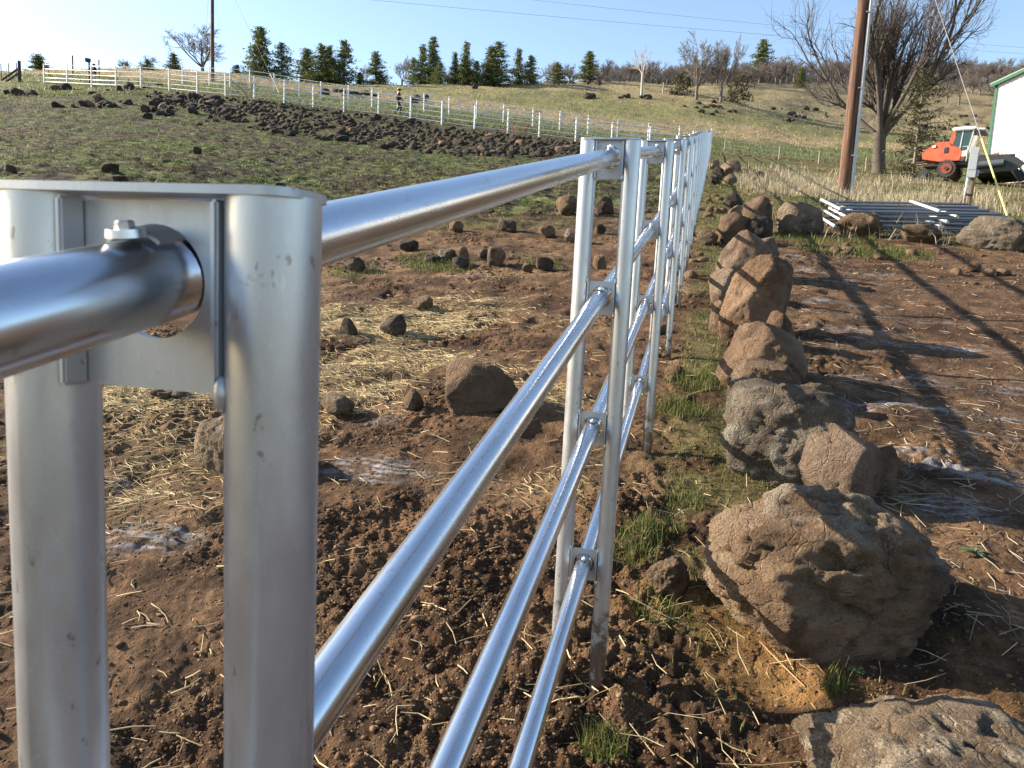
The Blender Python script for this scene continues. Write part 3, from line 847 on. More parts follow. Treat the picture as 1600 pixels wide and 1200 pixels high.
for k, (bb, lab, m_) in enumerate([((683, 389, 712, 407), 'rounded tan rock in the grassy cluster beyond the straw', M_RGREY), ((708, 386, 733, 408), 'pointed rock in the middle of the grassy cluster', M_RBROWN),
                                   ((705, 402, 734, 418), 'dark rock at the front of the grassy cluster', M_RDARK), ((662, 398, 690, 411), 'flat dark stone left in the grassy cluster', M_RDARK),
                                   ((760, 385, 790, 416), 'jagged brown rock right of the grassy cluster', M_RBROWN), ((815, 412, 833, 426), 'small tan rock by the green tuft near the fence', M_RBROWN),
                                   ((836, 402, 866, 421), 'dark rock with a green tuft near the fence', M_RDARK), ((540, 403, 572, 425), 'frosted dark rock under the top rail', M_RDARK),
                                   ((775, 343, 808, 363), 'dark rock lying alone in the mud beyond the cluster', M_RDARK), ((700, 345, 724, 362), 'tan stone just below the top rail', M_RBROWN),
                                   ((866, 305, 905, 335), 'brown rock left of the second post pair', M_RBROWN), ((928, 308, 960, 336), 'black rock seen between the second pair of posts', M_RDARK),
                                   ((840, 352, 868, 370), 'brown rock in the mud behind the top rail', M_RBROWN), ((880, 358, 905, 378), 'low grey rock in the mud left of the second post', M_RGREY),
                                   ((925, 398, 948, 420), 'tan rock seen through the second pair of posts', M_RBROWN), ((928, 350, 947, 366), 'small dark rock seen through the second pair of posts', M_RDARK),
                                   ((745, 388, 762, 402), 'small brown stone between the cluster and the jagged rock', M_RBROWN), ((620, 375, 655, 392), 'low dark stone in the grass under the top rail', M_RDARK),
                                   ((428, 285, 448, 300), 'black stone standing on the green field behind the nearest cap', M_RDARK), ((158, 254, 186, 270), 'low dark stone on the left side of the green field', M_RDARK),
                                   ((176, 274, 200, 286), 'small dark stone just above the nearest cap', M_RDARK), ((8, 258, 26, 270), 'dark stone at the left edge of the green field', M_RDARK),
                                   ((300, 230, 316, 240), 'small black stone alone in the middle of the field', M_RDARK)]):
    place_rock('rock', lab, bb, 320 + k, M_RMID if m_ is M_RDARK else m_, 4, 0.9, p=30, block=.7, rough=.08, group='stones scattered in the corral')

# small stones nobody would name one by one: a few prototypes copied
protos = []
for k in range(12):
    protos.append(rock_mesh('rock', 500 + k, 3, (1, 0.9, 0.8), M_RDARK if k % 6 else M_RBROWN, p=90, nplanes=7, rough=0.05, dmin=.5, fine=.02, chips=7, chip=(.6, .88), planes=[(-.5, -.3, .7, .62)] if k % 3 else []))
rnd = random.Random(12)


def strew(xy, size, label, group, k, flat=1.0):
    o = obj('rock', protos[k % 12], None, (xy[0], xy[1], gz(*xy) + size * 0.10 * flat), (rnd.uniform(-.4, .4), rnd.uniform(-.4, .4), rnd.uniform(0, 6.28)),
            (size * rnd.uniform(.85, 1.3), size * rnd.uniform(.8, 1.1), size * rnd.uniform(.8, 1.15) * flat))
    tag(o, label, 'rock', group)


def strew_many(name, spots, label, mats=M_RDARK):
    """stones too small to pick apart, joined"""
    v, f = ico(2); V, Fc = [], []; off = 0; rs = np.random.RandomState(len(spots))
    for (x, y, sz) in spots:
        nn = rs.normal(size=(9, 3)); nn /= np.linalg.norm(nn, axis=1)[:, None]; dd = rs.uniform(.65, 1, 9)
        r = (np.sum((np.maximum(v @ nn.T, 0) / dd) ** 16, 1) + .85 ** 16) ** (-1 / 16)
        P = v * np.minimum(r, 1.25)[:, None] * sz / 2 * rs.uniform([.85, .8, .6], [1.3, 1.1, .9])
        V.append(P + [x, y, gz(x, y) + sz * .13]); Fc.append(f + off); off += len(v)
    o = obj(name, mesh_np(name, np.concatenate(V), np.concatenate(Fc), mats)); tag(o, label, 'stones', None, 'stuff')


def base_y(px, lst=NEARL): return float(np.interp(px, [p[0] for p in lst], [p[1] for p in lst]))


RUB = ['dark rock in the left end of the rubble heap, below the left power pole', 'dark rock in the thick middle of the rubble heap, under the tall conifers',
       'dark rock in the rubble heap below the walking person', 'dark rock in the right tail of the rubble heap beside the top rail']
cnt = 0
while cnt < 180:
    px = rnd.uniform(235, 905)
    thick = np.interp(px, [235, 330, 400, 500, 600, 700, 800, 905], [12, 26, 46, 46, 48, 44, 36, 18])
    py = base_y(px) + 4 + thick * rnd.random() ** 0.9
    p = at(px, py)
    if p is None or p[3] > 75: continue
    if n2(np.array([p[0]]), np.array([p[1]]), 0.35, 3.3, 2)[0] < -0.25 and rnd.random() < .7: continue
    third = 0 if px < 400 else 1 if px < 560 else 2 if px < 740 else 3
    strew(p, rnd.choice([.34, .42, .5, .6, .72, .88]) * rnd.uniform(.8, 1.15) * min(1, p[3] / 54), RUB[third], 'rubble heap below the cross fence', cnt, .78); cnt += 1
SPOT = {(330, 162): 'dark rock in the loose stones at the left end of the rubble heap', (260, 178): 'dark rock in the thin line of stones left below the rubble heap', (90, 138): 'dark rock on the fence line between the first two left fence posts',
        (45, 147): 'dark rock lying alone in the far left grass below the fence', (148, 166): 'dark rock in the long low cluster on the upper left field', (245, 173): 'dark rock in the small group right of the long low cluster',
        (285, 158): 'dark rock in the big boulder group below the left power pole', (215, 140): 'dark rock along the fence foot left of the power pole', (20, 145): 'dark rock near the wooden brace post at the left edge',
        (330, 185): 'dark rock in the sparse stones below the left end of the rubble', (150, 150): 'dark rock just below the person by the boxed post'}
for cx, cy, sx, sy, n_ in [(330, 162, 50, 10, 14), (260, 178, 40, 6, 8), (90, 138, 14, 4, 7), (45, 147, 8, 2, 2), (148, 166, 52, 5, 22), (245, 173, 18, 6, 8), (285, 158, 34, 6, 16), (215, 140, 28, 3, 10), (20, 145, 20, 8, 5), (330, 185, 30, 9, 9), (150, 150, 10, 3, 3)]:
    for _ in range(n_):
        p = at(rnd.gauss(cx, sx * .6), rnd.gauss(cy, sy * .6))
        if p is None or p[3] > 80: continue
        strew(p, rnd.choice([.35, .45, .55, .7, .9]) * min(1, p[3] / 52), SPOT[(cx, cy)], 'scattered rocks of the upper left field', rnd.randrange(12))
MUD = {(800, 300): 'small stone in the far mud just above the top rail', (920, 285): 'small stone in the mud left of the second post pair', (700, 330): 'small stone in the mud under the top rail',
       (1010, 320): 'small stone seen between the second and third post pairs', (870, 262): 'small stone in the mud at the foot of the rubble tail'}
for cx, cy, sx, sy, n_ in [(800, 300, 90, 30, 11), (920, 285, 40, 20, 7), (700, 330, 80, 25, 8), (1010, 320, 25, 40, 6), (870, 262, 40, 8, 10)]:
    for _ in range(n_):
        p = at(rnd.gauss(cx, sx * .6), rnd.gauss(cy, sy * .6))
        if p is None or tq(p[0], p[1])[1] > -0.4: continue
        strew(p, rnd.uniform(.08, .20), MUD[(cx, cy)], 'small stones strewn over the far mud', rnd.choice([0, 6, 6, 3]), .8)
far_sp = []
for cx, cy, sx, sy, n_ in [(918, 152, 9, 3, 5), (975, 153, 10, 2, 4), (1008, 153, 7, 2, 4), (1095, 168, 45, 5, 9), (1130, 175, 30, 4, 5), (875, 131, 25, 3, 9), (930, 131, 18, 3, 6), (1250, 184, 50, 7, 10), (1490, 201, 22, 4, 7), (1500, 180, 20, 4, 4),
                           (560, 150, 40, 4, 10), (640, 158, 30, 3, 6), (1240, 172, 30, 4, 6), (755, 134, 15, 2, 3), (1560, 190, 10, 4, 2)]:
    for _ in range(n_):
        p = at(rnd.gauss(cx, sx * .6), rnd.gauss(cy, sy * .6))
        if p is None: continue
        far_sp.append((p[0], p[1], rnd.uniform(.5, 1.3)))
strew_many('field_stones', far_sp, 'dark rocks of the outcrops on the far fields')
sp = []
while len(sp) < 1100:
    px = rnd.uniform(240, 905); p = at(px, base_y(px) + 3 + np.interp(px, [235, 330, 400, 600, 700, 905], [12, 26, 46, 48, 44, 18]) * rnd.random())
    if p[3] < 75: sp.append((p[0], p[1], rnd.uniform(.16, .40)))
strew_many('rubble', sp, 'smaller broken stones filling the rubble heap below the cross fence')
small_sp = []
for cx, cy, sx, sy, n_ in [(1110, 330, 20, 25, 12), (1085, 420, 15, 40, 6), (1060, 560, 20, 60, 4), (1180, 292, 20, 8, 5), (1350, 395, 100, 12, 12), (1540, 420, 40, 20, 7), (1000, 800, 30, 80, 5)]:
    for _ in range(n_):
        p = at(rnd.gauss(cx, sx * .6), rnd.gauss(cy, sy * .6))
        if p is None: continue
        small_sp.append((p[0], p[1], rnd.uniform(.05, .16) * (1 + .4 * (p[3] > 9))))
strew_many('small_stones', small_sp, 'little stones lying beside the boulder row', M_RBROWN)

# ------------------------------------------------------------------ trees
def tubes_np(segs, mat, name, thick=0.03):
    S = np.array(segs, float)                       # x0 y0 z0 x1 y1 z1 r0 r1
    big = S[:, 6] > thick; V = []; Fq = []; off = 0
    for sel, n in ((big, 7), (~big, 3)):
        s = S[sel]
        if len(s) == 0: continue
        p0, p1 = s[:, :3], s[:, 3:6]; d = p1 - p0; d /= np.linalg.norm(d, axis=1)[:, None] + 1e-9
        a = np.cross(d, np.where(np.abs(d[:, 2:3]) > .9, [[1., 0, 0]], [[0, 0, 1.]])); a /= np.linalg.norm(a, axis=1)[:, None] + 1e-9
        b = np.cross(d, a); th = np.linspace(0, 2 * math.pi, n, endpoint=False)
        c = a[:, None] * np.cos(th)[None, :, None] + b[:, None] * np.sin(th)[None, :, None]
        r0 = p0[:, None] + c * s[:, 6, None, None]; r1 = p1[:, None] + c * s[:, 7, None, None]
        v = np.concatenate([r0, r1], 1).reshape(-1, 3)
        k = np.arange(len(s))[:, None] * 2 * n; i = np.arange(n)[None]; j = (i + 1) % n
        f = np.stack([k + i, k + j, k + n + j, k + n + i], -1).reshape(-1, 4) + off
        V.append(v); Fq.append(f); off += len(v)
    return mesh_np(name, np.concatenate(V), np.concatenate(Fq), mat, True)


def grow(rn, segs, p, d, L, r, lvl, maxl, up=0.06, spread=0.75, dens=1.0):
    n = max(3, int(L / (0.35 if lvl < 2 else 0.22))) if lvl < maxl else 3
    n = min(n, 9); st = L / n; wob = 0.06 + 0.06 * lvl
    for i in range(n):
        d = d + Vector((rn.gauss(0, wob), rn.gauss(0, wob), rn.gauss(0, wob) + up)); d.normalize()
        q = p + d * st; t = (i + 1) / n; r1 = r * (1 - 0.55 / n)
        segs.append((*p, *q, r, r1, lvl)); p = q; r = r1
        if lvl < maxl and t > 0.25 and rn.random() < dens * (0.85 if lvl else 0.8):
            for _ in range(1 if rn.random() < .65 else 2):
                ax = Vector((rn.gauss(0, 1), rn.gauss(0, 1), rn.gauss(0, 1))); ax = (ax - ax.dot(d) * d).normalized()
                a = rn.uniform(.5, 1.0) * spread
                nd = d * math.cos(a) + ax * math.sin(a)
                grow(rn, segs, p.copy(), nd, L * rn.uniform(.42, .66), max(r * rn.uniform(.45, .62), 0.004), lvl + 1, maxl, up, spread, dens)
    if lvl < maxl:
        grow(rn, segs, p.copy(), d, L * .5, r * .8, lvl + 1, maxl, up, spread, dens)


def bare_tree_parts(seed, H, Wd, trunk_h, nstem, maxl, steep=(0.25, 0.9), spread=0.75, rtr=None, tw=None, dens=1.0, up=0.06):
    rn = random.Random(seed); segs = []; rtr = rtr or H * 0.034
    p = Vector((0, 0, -0.3)); d = Vector((0, 0, 1)); tr = []
    n = 6
    for i in range(n):
        q = p + Vector((rn.gauss(0, .02) * H * .1, rn.gauss(0, .02) * H * .1, (trunk_h + .3) / n))
        flare = 1 + 0.5 * math.exp(-(p.z + .3) * 3.0)
        tr.append((*p, *q, rtr * flare, rtr * (1 + 0.5 * math.exp(-(q.z + .3) * 3.0)), 0)); p = q
    for k in range(nstem):
        az = 2 * math.pi * (k + rn.uniform(-.3, .3)) / nstem; el = rn.uniform(*steep)
        dd = Vector((math.cos(az) * math.sin(el), math.sin(az) * math.sin(el), math.cos(el)))
        L = (H - trunk_h) * rn.uniform(.55, .75) / max(math.cos(el), .55)
        grow(rn, segs, p + Vector((0, 0, rn.uniform(-.25, 0.05) * trunk_h)), dd, L, rtr * rn.uniform(.38, .55), 0, maxl, up, spread, dens)
    S = np.array(segs); hz = S[:, 5].max(); wx = np.percentile(np.abs(S[:, 3:5]), 99)
    kz = (H - trunk_h) / (hz - trunk_h); kx = (Wd / 2) / wx
    for c in (0, 1, 3, 4): S[:, c] *= kx
    for c in (2, 5): S[:, c] = np.where(S[:, c] > trunk_h, trunk_h + (S[:, c] - trunk_h) * kz, S[:, c])
    if tw: S[:, 6] = np.maximum(S[:, 6], tw); S[:, 7] = np.maximum(S[:, 7], tw * .8)
    limb = S[S[:, 8] <= 0]; twig = S[S[:, 8] > 0]
    return np.concatenate([np.array(tr), limb])[:, :8], twig[:, :8]


def bare_tree(name, label, cat, pos, parts, group=None, mats=(None, None)):
    t = empty(name, pos, label, cat, 0, group)
    obj('trunk', parts[0], t); obj('crown', parts[1], t)
    return t


def mk_bare(seed, H, Wd, th, ns, ml, mt=None, thick=0.03, **kw):
    a, b = bare_tree_parts(seed, H, Wd, th, ns, ml, **kw)
    return tubes_np(a, mt or M_BARK, 'trunk', thick), tubes_np(b, mt or M_TWIG, 'crown', thick)


def conifer_parts(seed, H, Rb, nb, ncl, ntri, size, base=0.06, taper=0.9, ragged=0.35, greens=((.080, .108, .036), (.21, .225, .075))):
    rn = np.random.RandomState(seed); br = []; V = []; C = []
    for k in range(14):
        z0 = H * k / 14 - (0.3 if k == 0 else 0); z1 = H * (k + 1) / 14; R0 = H * .018
        br.append((0, 0, z0, 0, 0, z1, R0 * (1 - k / 14.5), R0 * (1 - (k + 1) / 14.5)))
    lop = rn.uniform(0.75, 1.25, 7)
    for b in range(nb):
        u = base + (1 - base) * (b + rn.rand()) / nb
        az = rn.uniform(0, 6.283); prof = (1 - u) ** taper * (0.55 + 0.45 * min(1, (u - base) * 6 + .4)) + 0.035
        L = Rb * prof * rn.uniform(1 - ragged, 1 + ragged) * lop[int(az / 0.9) % 7]
        rise = (0.45 * u - 0.05) * L; z = H * u - 0.05 * L
        tip = np.array([math.cos(az) * L, math.sin(az) * L, z + rise])
        br.append((0, 0, z, *tip, H * .005 * (1.2 - u), H * .0015))
        m = max(2, int(ncl * (0.3 + prof)))
        t = rn.uniform(0.18, 1.05, m)[:, None]
        c = np.array([0, 0, z]) * (1 - t) + tip * t + rn.normal(0, size * .55, (m, 3)) * [1, 1, .6]
        base_g = np.array(greens[0]) + (np.array(greens[1]) - greens[0]) * rn.rand(m, 1) * rn.uniform(.5, 1)
        for _ in range(ntri):
            a = rn.normal(0, 1, (m, 3)); a /= np.linalg.norm(a, axis=1)[:, None]
            bb = rn.normal(0, 1, (m, 3)); s = size * rn.uniform(.5, 1.1, (m, 1))
            bb /= np.linalg.norm(bb, axis=1)[:, None]
            o = c + rn.normal(0, size * .35, (m, 3))
            V.append(np.stack([o - a * s * .5, o + a * s * .5, o + bb * s * .7], 1).reshape(-1, 3)); C.append(np.repeat(base_g * rn.uniform(.75, 1.25, (m, 1)), 3, 0))
    V = np.concatenate(V); C = np.concatenate(C)
    return tubes_np(br, M_BARK, 'trunk', .02), mesh_np('crown', V, np.arange(len(V)).reshape(-1, 3), M_NEEDLE, False, C)


CON = [conifer_parts(60 + k, 7.0, [1.75, 1.45, 1.9, 1.2, 1.6, 1.35][k], 150, 10, 4, 0.24, 0.02, [.95, 1.05, .85, 1.0, .9, .75][k], .34) for k in range(6)]
CW = []
for a, b in CON:
    co = np.empty(len(b.vertices) * 3); b.vertices.foreach_get('co', co); CW.append(2 * np.percentile(np.abs(co.reshape(-1, 3)[:, :2]), 92))
CON_LIST = [  # px, top y, width px, distance, kind, label
    (61, 87, 34, 92, 3, 'small conifer at the far left behind the pipe fence'),
    (272, 85, 27, 92, 1, 'conifer just left of the left power pole, behind the fence'),
    (230, 104, 25, 91, 0, 'squat conifer under the bare oak left of the power pole'),
    (370, 105, 22, 95, 4, 'short conifer right of the left power pole'),
    (406, 47, 36, 112, 5, 'tallest ragged conifer with a crooked top on the left skyline'),
    (396, 96, 20, 105, 2, 'low conifer in front of the ragged tallest conifer'),
    (440, 70, 36, 112, 2, 'broad dark conifer right of the ragged tallest conifer'),
    (479, 79, 30, 118, 5, 'conifer with open branches left of the dense pair'),
    (502, 73, 40, 116, 0, 'dense wide conifer in the middle group on the skyline'),
    (514, 75, 24, 120, 3, 'slim conifer tucked behind the dense wide conifer'),
    (537, 67, 38, 116, 4, 'tall thick conifer closing the middle group on its right'),
    (587, 85, 32, 120, 1, 'cone shaped conifer standing alone left of the walking person'),
    (562, 114, 12, 116, 3, 'tiny conifer beside the lone cone shaped conifer'),
    (645, 92, 22, 128, 2, 'lower conifer on the left of the double topped group'),
    (659, 74, 25, 128, 1, 'pointed conifer second in the double topped group'),
    (675, 62, 24, 128, 5, 'highest spire of the double topped group'),
    (687, 100, 26, 124, 2, 'low round conifer in front of the double topped group'),
    (710, 84, 16, 128, 3, 'narrow conifer in the gap right of the double topped group'),
    (727, 69, 24, 130, 1, 'pale topped conifer right of the narrow one'),
    (724, 91, 26, 126, 0, 'bushy conifer in front of the pale topped conifer'),
    (744, 97, 20, 126, 4, 'small conifer at the right foot of the pale topped conifer'),
    (766, 76, 26, 128, 5, 'left half of the broad many topped conifer clump'),
    (776, 69, 40, 128, 2, 'broad many topped conifer in the middle of the skyline'),
    (809, 79, 22, 130, 1, 'slim cone conifer right of the broad many topped one'),
    (828, 89, 24, 130, 4, 'rounded conifer last in the dense skyline row'),
    (869, 100, 30, 138, 0, 'low wide conifer standing apart right of the dense row'),
    (919, 83, 24, 142, 5, 'light green conifer by itself left of the bare woods'),
    (1188, 66, 30, 190, 5, 'hazy ragged conifer rising from the bare woods left of the big oak'),
    (1250, 108, 15, 170, 3, 'small dark green conifer on the hillside behind the big oak'),
]
for (px, ty, wpx, Z, kd, lab) in CON_LIST:
    g = at_depth(px, Z, 125); v = M.T @ (g[:3] - CAM); by = CY + F * v[1] / v[2]
    H = max((by - ty) * Z / F, 1.2); Wd = wpx * Z / F; H2 = max(H, 1.25 * Wd); g[2] -= H2 - H; H = H2
    t = empty('conifer_tree', g, lab, 'tree', rnd.uniform(0, 6.28), 'conifers along the skyline')
    t.scale = (Wd / CW[kd], Wd / CW[kd], H / 7.0)
    obj('trunk', CON[kd][0], t); obj('crown', CON[kd][1], t)
# the sparse pine behind the swather
g = at_depth(1426, 44.5, 272)
a, b = conifer_parts(91, 5.9, 1.9, 150, 12, 5, 0.13, 0.03, .45, .55, ((.030, .036, .014), (.075, .072, .028)))
t = empty('pine_tree', g, 'sparse olive pine between the big bare oak and the red machine', 'tree'); obj('trunk', a, t); obj('crown', b, t)

# big oak right of the power pole
M_OAK = plain('oak_bark', (.060, .048, .040), .9, 0, .35, 9)
g = at_depth(1372, 53, 272)
bare_tree('oak_tree', 'big bare oak with fanning limbs right of the brown power pole', 'tree', g,
          mk_bare(5, 14.8, 11.6, 2.7, 14, 3, M_OAK, steep=(.05, .95), spread=.60, rtr=.42, tw=.008, dens=.85, up=.035)).rotation_euler = (0, 0, 3.4)
OAK = [mk_bare(20 + k, 7.0, [8.5, 7, 7.5, 6][k], [1.4, 1.7, 1.2, 1.9][k], [7, 6, 8, 5][k], 3, M_FARTWIG, .06, steep=(.3, 1.15), spread=.85, rtr=.24, tw=.022, dens=.75) for k in range(4)]
for (px, ty, wpx, Z, kd, lab, by) in [
    (316, 48, 98, 98, 0, 'big bare oak behind the left power pole', 118), (218, 89, 66, 100, 2, 'low spreading bare oak at the left behind the fence', 122),
    (628, 91, 46, 142, 1, 'bare oak behind the walking person on the skyline', 128), (568, 105, 30, 140, 3, 'little bare oak left of the walking person', 128),
    (1088, 62, 80, 121, 0, 'bare oak with leaning crown, left of the pair on the far field', 155), (1126, 60, 62, 120, 1, 'dark trunked bare oak, right of the pair on the far field', 157),
    (1019, 94, 30, 160, 3, 'small bare oak with a pale trunk behind the dead tree', 127)]:
    g = at_depth(px, Z, by); v = M.T @ (g[:3] - CAM); y_ = CY + F * v[1] / v[2]
    H = (y_ - ty) * Z / F; Wd = wpx * Z / F; H2 = max(H, .72 * Wd); g[2] -= H2 - H; H = H2
    t = bare_tree('oak_tree', lab, 'tree', g, OAK[kd]); t.rotation_euler = (0, 0, rnd.uniform(0, 6.28))
    t.scale = (Wd / [8.5, 7, 7.5, 6][kd],) * 2 + (H / 7.0,)
# pale dead tree
g = at_depth(1002, 118, 152); M_DEAD = plain('bleached_wood', (.40, .36, .31), .8, 0, .2, 4)
t = bare_tree('dead_tree', 'bleached dead tree with few broken limbs on the far field', 'tree', g,
              mk_bare(41, 7.6, 4.2, 3.2, 5, 2, M_DEAD, .05, steep=(.2, .9), spread=.7, rtr=.2, tw=.025, dens=.55))
# dark evergreen bush under the pair
for px, Z, w, h, lab in [(1066, 125, 4.6, 3.6, 'olive evergreen bush under the left oak of the pair'), (1152, 124, 4.5, 4.2, 'olive evergreen bush at the right side of the oak pair')]:
    g = at_depth(px, Z, 152); a, b = conifer_parts(int(px), h, w / 2, 60, 8, 4, .35, .02, .45, .3, ((.045, .045, .022), (.085, .075, .035)))
    t = empty('evergreen_bush', g, lab, 'bush'); obj('stem', a, t); obj('foliage', b, t)
# woods along the far hilltop
WOOD = {(932, 1045): 'small bare oak of the skyline woods around the dead tree', (1045, 1200): 'small bare oak of the woods behind the two field oaks', (1195, 1250): 'small bare oak of the woods left of the big bare oak',
        (1250, 1400): 'small bare oak of the far woods seen through the big bare oak', (1390, 1640): 'small bare oak of the far woods above the barn and red machine', (1460, 1620): 'small bare oak on the tan slope above the red machine',
        (830, 930): 'little bare oak on the skyline between the two lone conifers', (690, 770): 'little bare oak behind the broad conifer clump'}
for (x0, x1, z0, z1, num, h0, h1) in [(932, 1045, 152, 185, 18, 3, 5), (1045, 1200, 160, 215, 30, 3.5, 5.6), (1195, 1250, 170, 220, 12, 4, 6.5), (1250, 1400, 190, 255, 24, 4, 7), (1390, 1640, 215, 275, 52, 4.5, 8), (1460, 1620, 165, 205, 10, 4, 6),
                                      (830, 930, 150, 175, 8, 3, 4.5), (690, 770, 145, 160, 5, 3, 4)]:
    for k in range(num):
        px = x0 + (x1 - x0) * (k + rnd.random()) / num; Z = rnd.uniform(z0, z1); kd = rnd.randrange(4)
        g = at_depth(px, Z, 120); h = rnd.uniform(h0, h1)
        t = bare_tree('oak_tree', WOOD[(x0, x1)], 'tree', g, OAK[kd], 'bare oaks of the hilltop woods')
        t.rotation_euler = (0, 0, rnd.uniform(0, 6.28)); k_ = h / 7.0; t.scale = (k_ * 1.15, k_ * 1.15, k_)
# brush: a far thicket nobody could count
rn = np.random.RandomState(5); segs = []
for k in range(2300):
    px = rn.uniform(935, 1640); Z = np.interp(px, [935, 1045, 1200, 1400, 1640], [165, 180, 205, 235, 255]) + rn.uniform(-24, 30)
    d = ray(px, 115); x, y = d[0] * Z, d[1] * Z; segs.append((x, y))
S = np.array(segs); Zg = ground(S[:, 0], S[:, 1]); out = []
for (x, y), z in zip(S, Zg):
    h = rn.uniform(1.1, 3.3)
    for _ in range(5):
        out.append((x, y, z, x + rn.normal(0, .5), y + rn.normal(0, .5), z + h * rn.uniform(.6, 1.1), .045, .02))
o = obj('brush', tubes_np(out, M_FARTWIG, 'brush', 9)); tag(o, 'grey brown brush thicket along the far hilltop', 'brush', None, 'stuff')
# bare shrubs
M_RED = plain('reddish_twigs', (.19, .10, .07), .9, 0, .2, 4)


def shrub(px, py, w, h, seed, mat, lab):
    g = at(px, py); rn = random.Random(seed); segs = []
    for k in range(14):
        az = rn.uniform(0, 6.28); el = rn.uniform(.1, 1.0)
        grow(rn, segs, Vector((0, 0, -.05)), Vector((math.cos(az) * math.sin(el), math.sin(az) * math.sin(el), math.cos(el))), h * rn.uniform(.6, .9), .02, 1, 2, .03, .7, .6)
    s_ = np.array(segs)[:, :8]; s_[:, 6:] = np.maximum(s_[:, 6:], .011)
    s_[:, [0, 1, 3, 4]] *= (w / 2) / np.percentile(np.abs(s_[:, 3:5]), 98); s_[:, [2, 5]] *= h / s_[:, 5].max()
    o = obj('bare_shrub', tubes_np(s_, mat, 'bare_shrub', .5), None, g); tag(o, lab, 'shrub')


shrub(392, 158, 2.6, 1.8, 1, M_TWIG, 'grey leafless shrub in the rubble heap below the fence')
shrub(805, 216, 2.0, 1.1, 2, M_RED, 'reddish leafless shrub by the right end of the rubble heap')
shrub(1533, 191, 3.4, 4.6, 3, M_RED, 'reddish bare bush left of the white barn')
shrub(822, 206, 1.4, .8, 4, M_RED, 'little reddish shrub touching the bigger reddish one')

# ------------------------------------------------------------------ poles, wires, posts
M_POLE = Mat('creosoted_pole')
_pv = M_POLE.mapping((7, 7, .35)); _pn = M_POLE.noise(2.0, 7, .72, _pv)
M_POLE.color(M_POLE.ramp(_pn, [(.38, (.018, .009, .006)), (.5, (.085, .036, .018)), (.62, (.17, .078, .040))])).rough(.8).bump(_pn, .8, .02); M_POLE = M_POLE.m
M_OLDWOOD = plain('grey_old_wood', (.13, .10, .08), .9, 0, .4, 14)
M_DARKWOOD = plain('dark_wood', (.045, .038, .035), .9, 0, .3, 10)
M_WIRE = plain('steel_wire', (.16, .165, .18), .7, 0, .1)
M_YEL = plain('yellow_guard', (.72, .62, .16), .5, 0, .1)
M_CONDUIT = plain('dull_conduit', (.42, .43, .44), .6, .3, .1)
M_BOX = plain('grey_paint', (.36, .39, .40), .5, 0, .06)


def power_pole(name, px, py, Z, H, r, label, conduit=False):
    g = at_depth(px, Z, py); t = empty(name, g, label, 'pole')
    mb = MB()
    n = 10
    for k in range(n):
        mb.tube((0, 0, -.4 + (H + .4) * k / n), (0, 0, -.4 + (H + .4) * (k + 1) / n), r * (1 - .25 * k / n), r * (1 - .25 * (k + 1) / n), 20, k in (0, n - 1))
    obj('shaft', mb.mesh('shaft', M_POLE, 40), t)
    arm = MB(); arm.box((0, -r, H - .6), (2.4, .1, .12), None, .01); obj('crossarm', arm.mesh('crossarm', M_OLDWOOD), t)
    for k in (-1, 0, 1):
        i_ = MB(); i_.tube((k, -r, H - .54), (k, -r, H - .38), .05, .04, 10); obj('insulator', i_.mesh('insulator', M_BOX), t)
    if conduit:
        az = math.atan2(g[0], g[1]); rv = Vector((math.cos(az), -math.sin(az), 0)); fv = Vector((-math.sin(az), -math.cos(az), 0))
        c = rv * (r + .015) + fv * (r * .55)
        k_ = MB(); k_.tube(c + Vector((0, 0, -.1)), c * .93 + Vector((0, 0, H - 1)), .052, .052, 14); obj('conduit', k_.mesh('conduit', M_CONDUIT, 50), t)
        for h in (1.2, 3.2, 5.4):
            s_ = MB(); s_.box(tuple(c * .85 + Vector((0, 0, h))), (.20, .14, .03)); obj('strap', s_.mesh('strap', M_POST), t)
    return g


gp = power_pole('power_pole', 1318, 306, 24, 11, .20, 'thick reddish brown power pole with a silver conduit, right of the boulders', True)
gl = power_pole('power_pole', 332, 131, 78, 14.5, .19, 'distant brown power pole behind the pipe fence at the left')


def wire(name, a, b, r, mat, label, sag=0, cat='wire', parent=None, n=14):
    pts = []
    a = np.array(a[:3], float); b = np.array(b[:3], float)
    for k in range(n + 1):
        t = k / n; p = a * (1 - t) + b * t; p = p - [0, 0, 4 * sag * t * (1 - t)]; pts.append(p)
    mb = MB()
    for p, q in zip(pts[:-1], pts[1:]): mb.tube(tuple(p), tuple(q), r, n=6)
    o = obj(name, mb.mesh(name, mat, 60), parent)
    if label: tag(o, label, cat)
    return o


ga = at(1577, 347); top = np.array([gp[0], gp[1], gp[2] + 10.4])
gw = wire('guy_wire', top, ga, .009, M_WIRE, 'guy wire with a yellow guard staying the reddish brown power pole')
d_ = (top - ga[:3]) / np.linalg.norm(top - ga[:3])
mb = MB(); mb.tube(tuple(ga[:3] + d_ * .0), tuple(ga[:3] + d_ * 2.35), .020, n=10); obj('guard_sleeve', mb.mesh('guard_sleeve', M_YEL, 50), gw)
ga = at_depth(436, 72, 134); top = np.array([gl[0], gl[1], gl[2] + 12.5])
gw = wire('guy_wire', top, ga, .016, M_WIRE, 'guy wire running down right from the distant power pole')
d_ = (top - ga[:3]) / np.linalg.norm(top - ga[:3])
mb = MB(); mb.tube(tuple(ga[:3]), tuple(ga[:3] + d_ * 2.4), .035, n=8); obj('guard_sleeve', mb.mesh('guard_sleeve', M_YEL, 50), gw)
wire('guy_wire', top, at_depth(316, 84, 118), .012, M_WIRE, 'thin guy wire left of the distant power pole')
wire('power_line', CAM + ray(540, -4) * 95, CAM + ray(1720, 92) * 125, .017, M_WIRE, 'lower thin power line crossing the sky', .4)
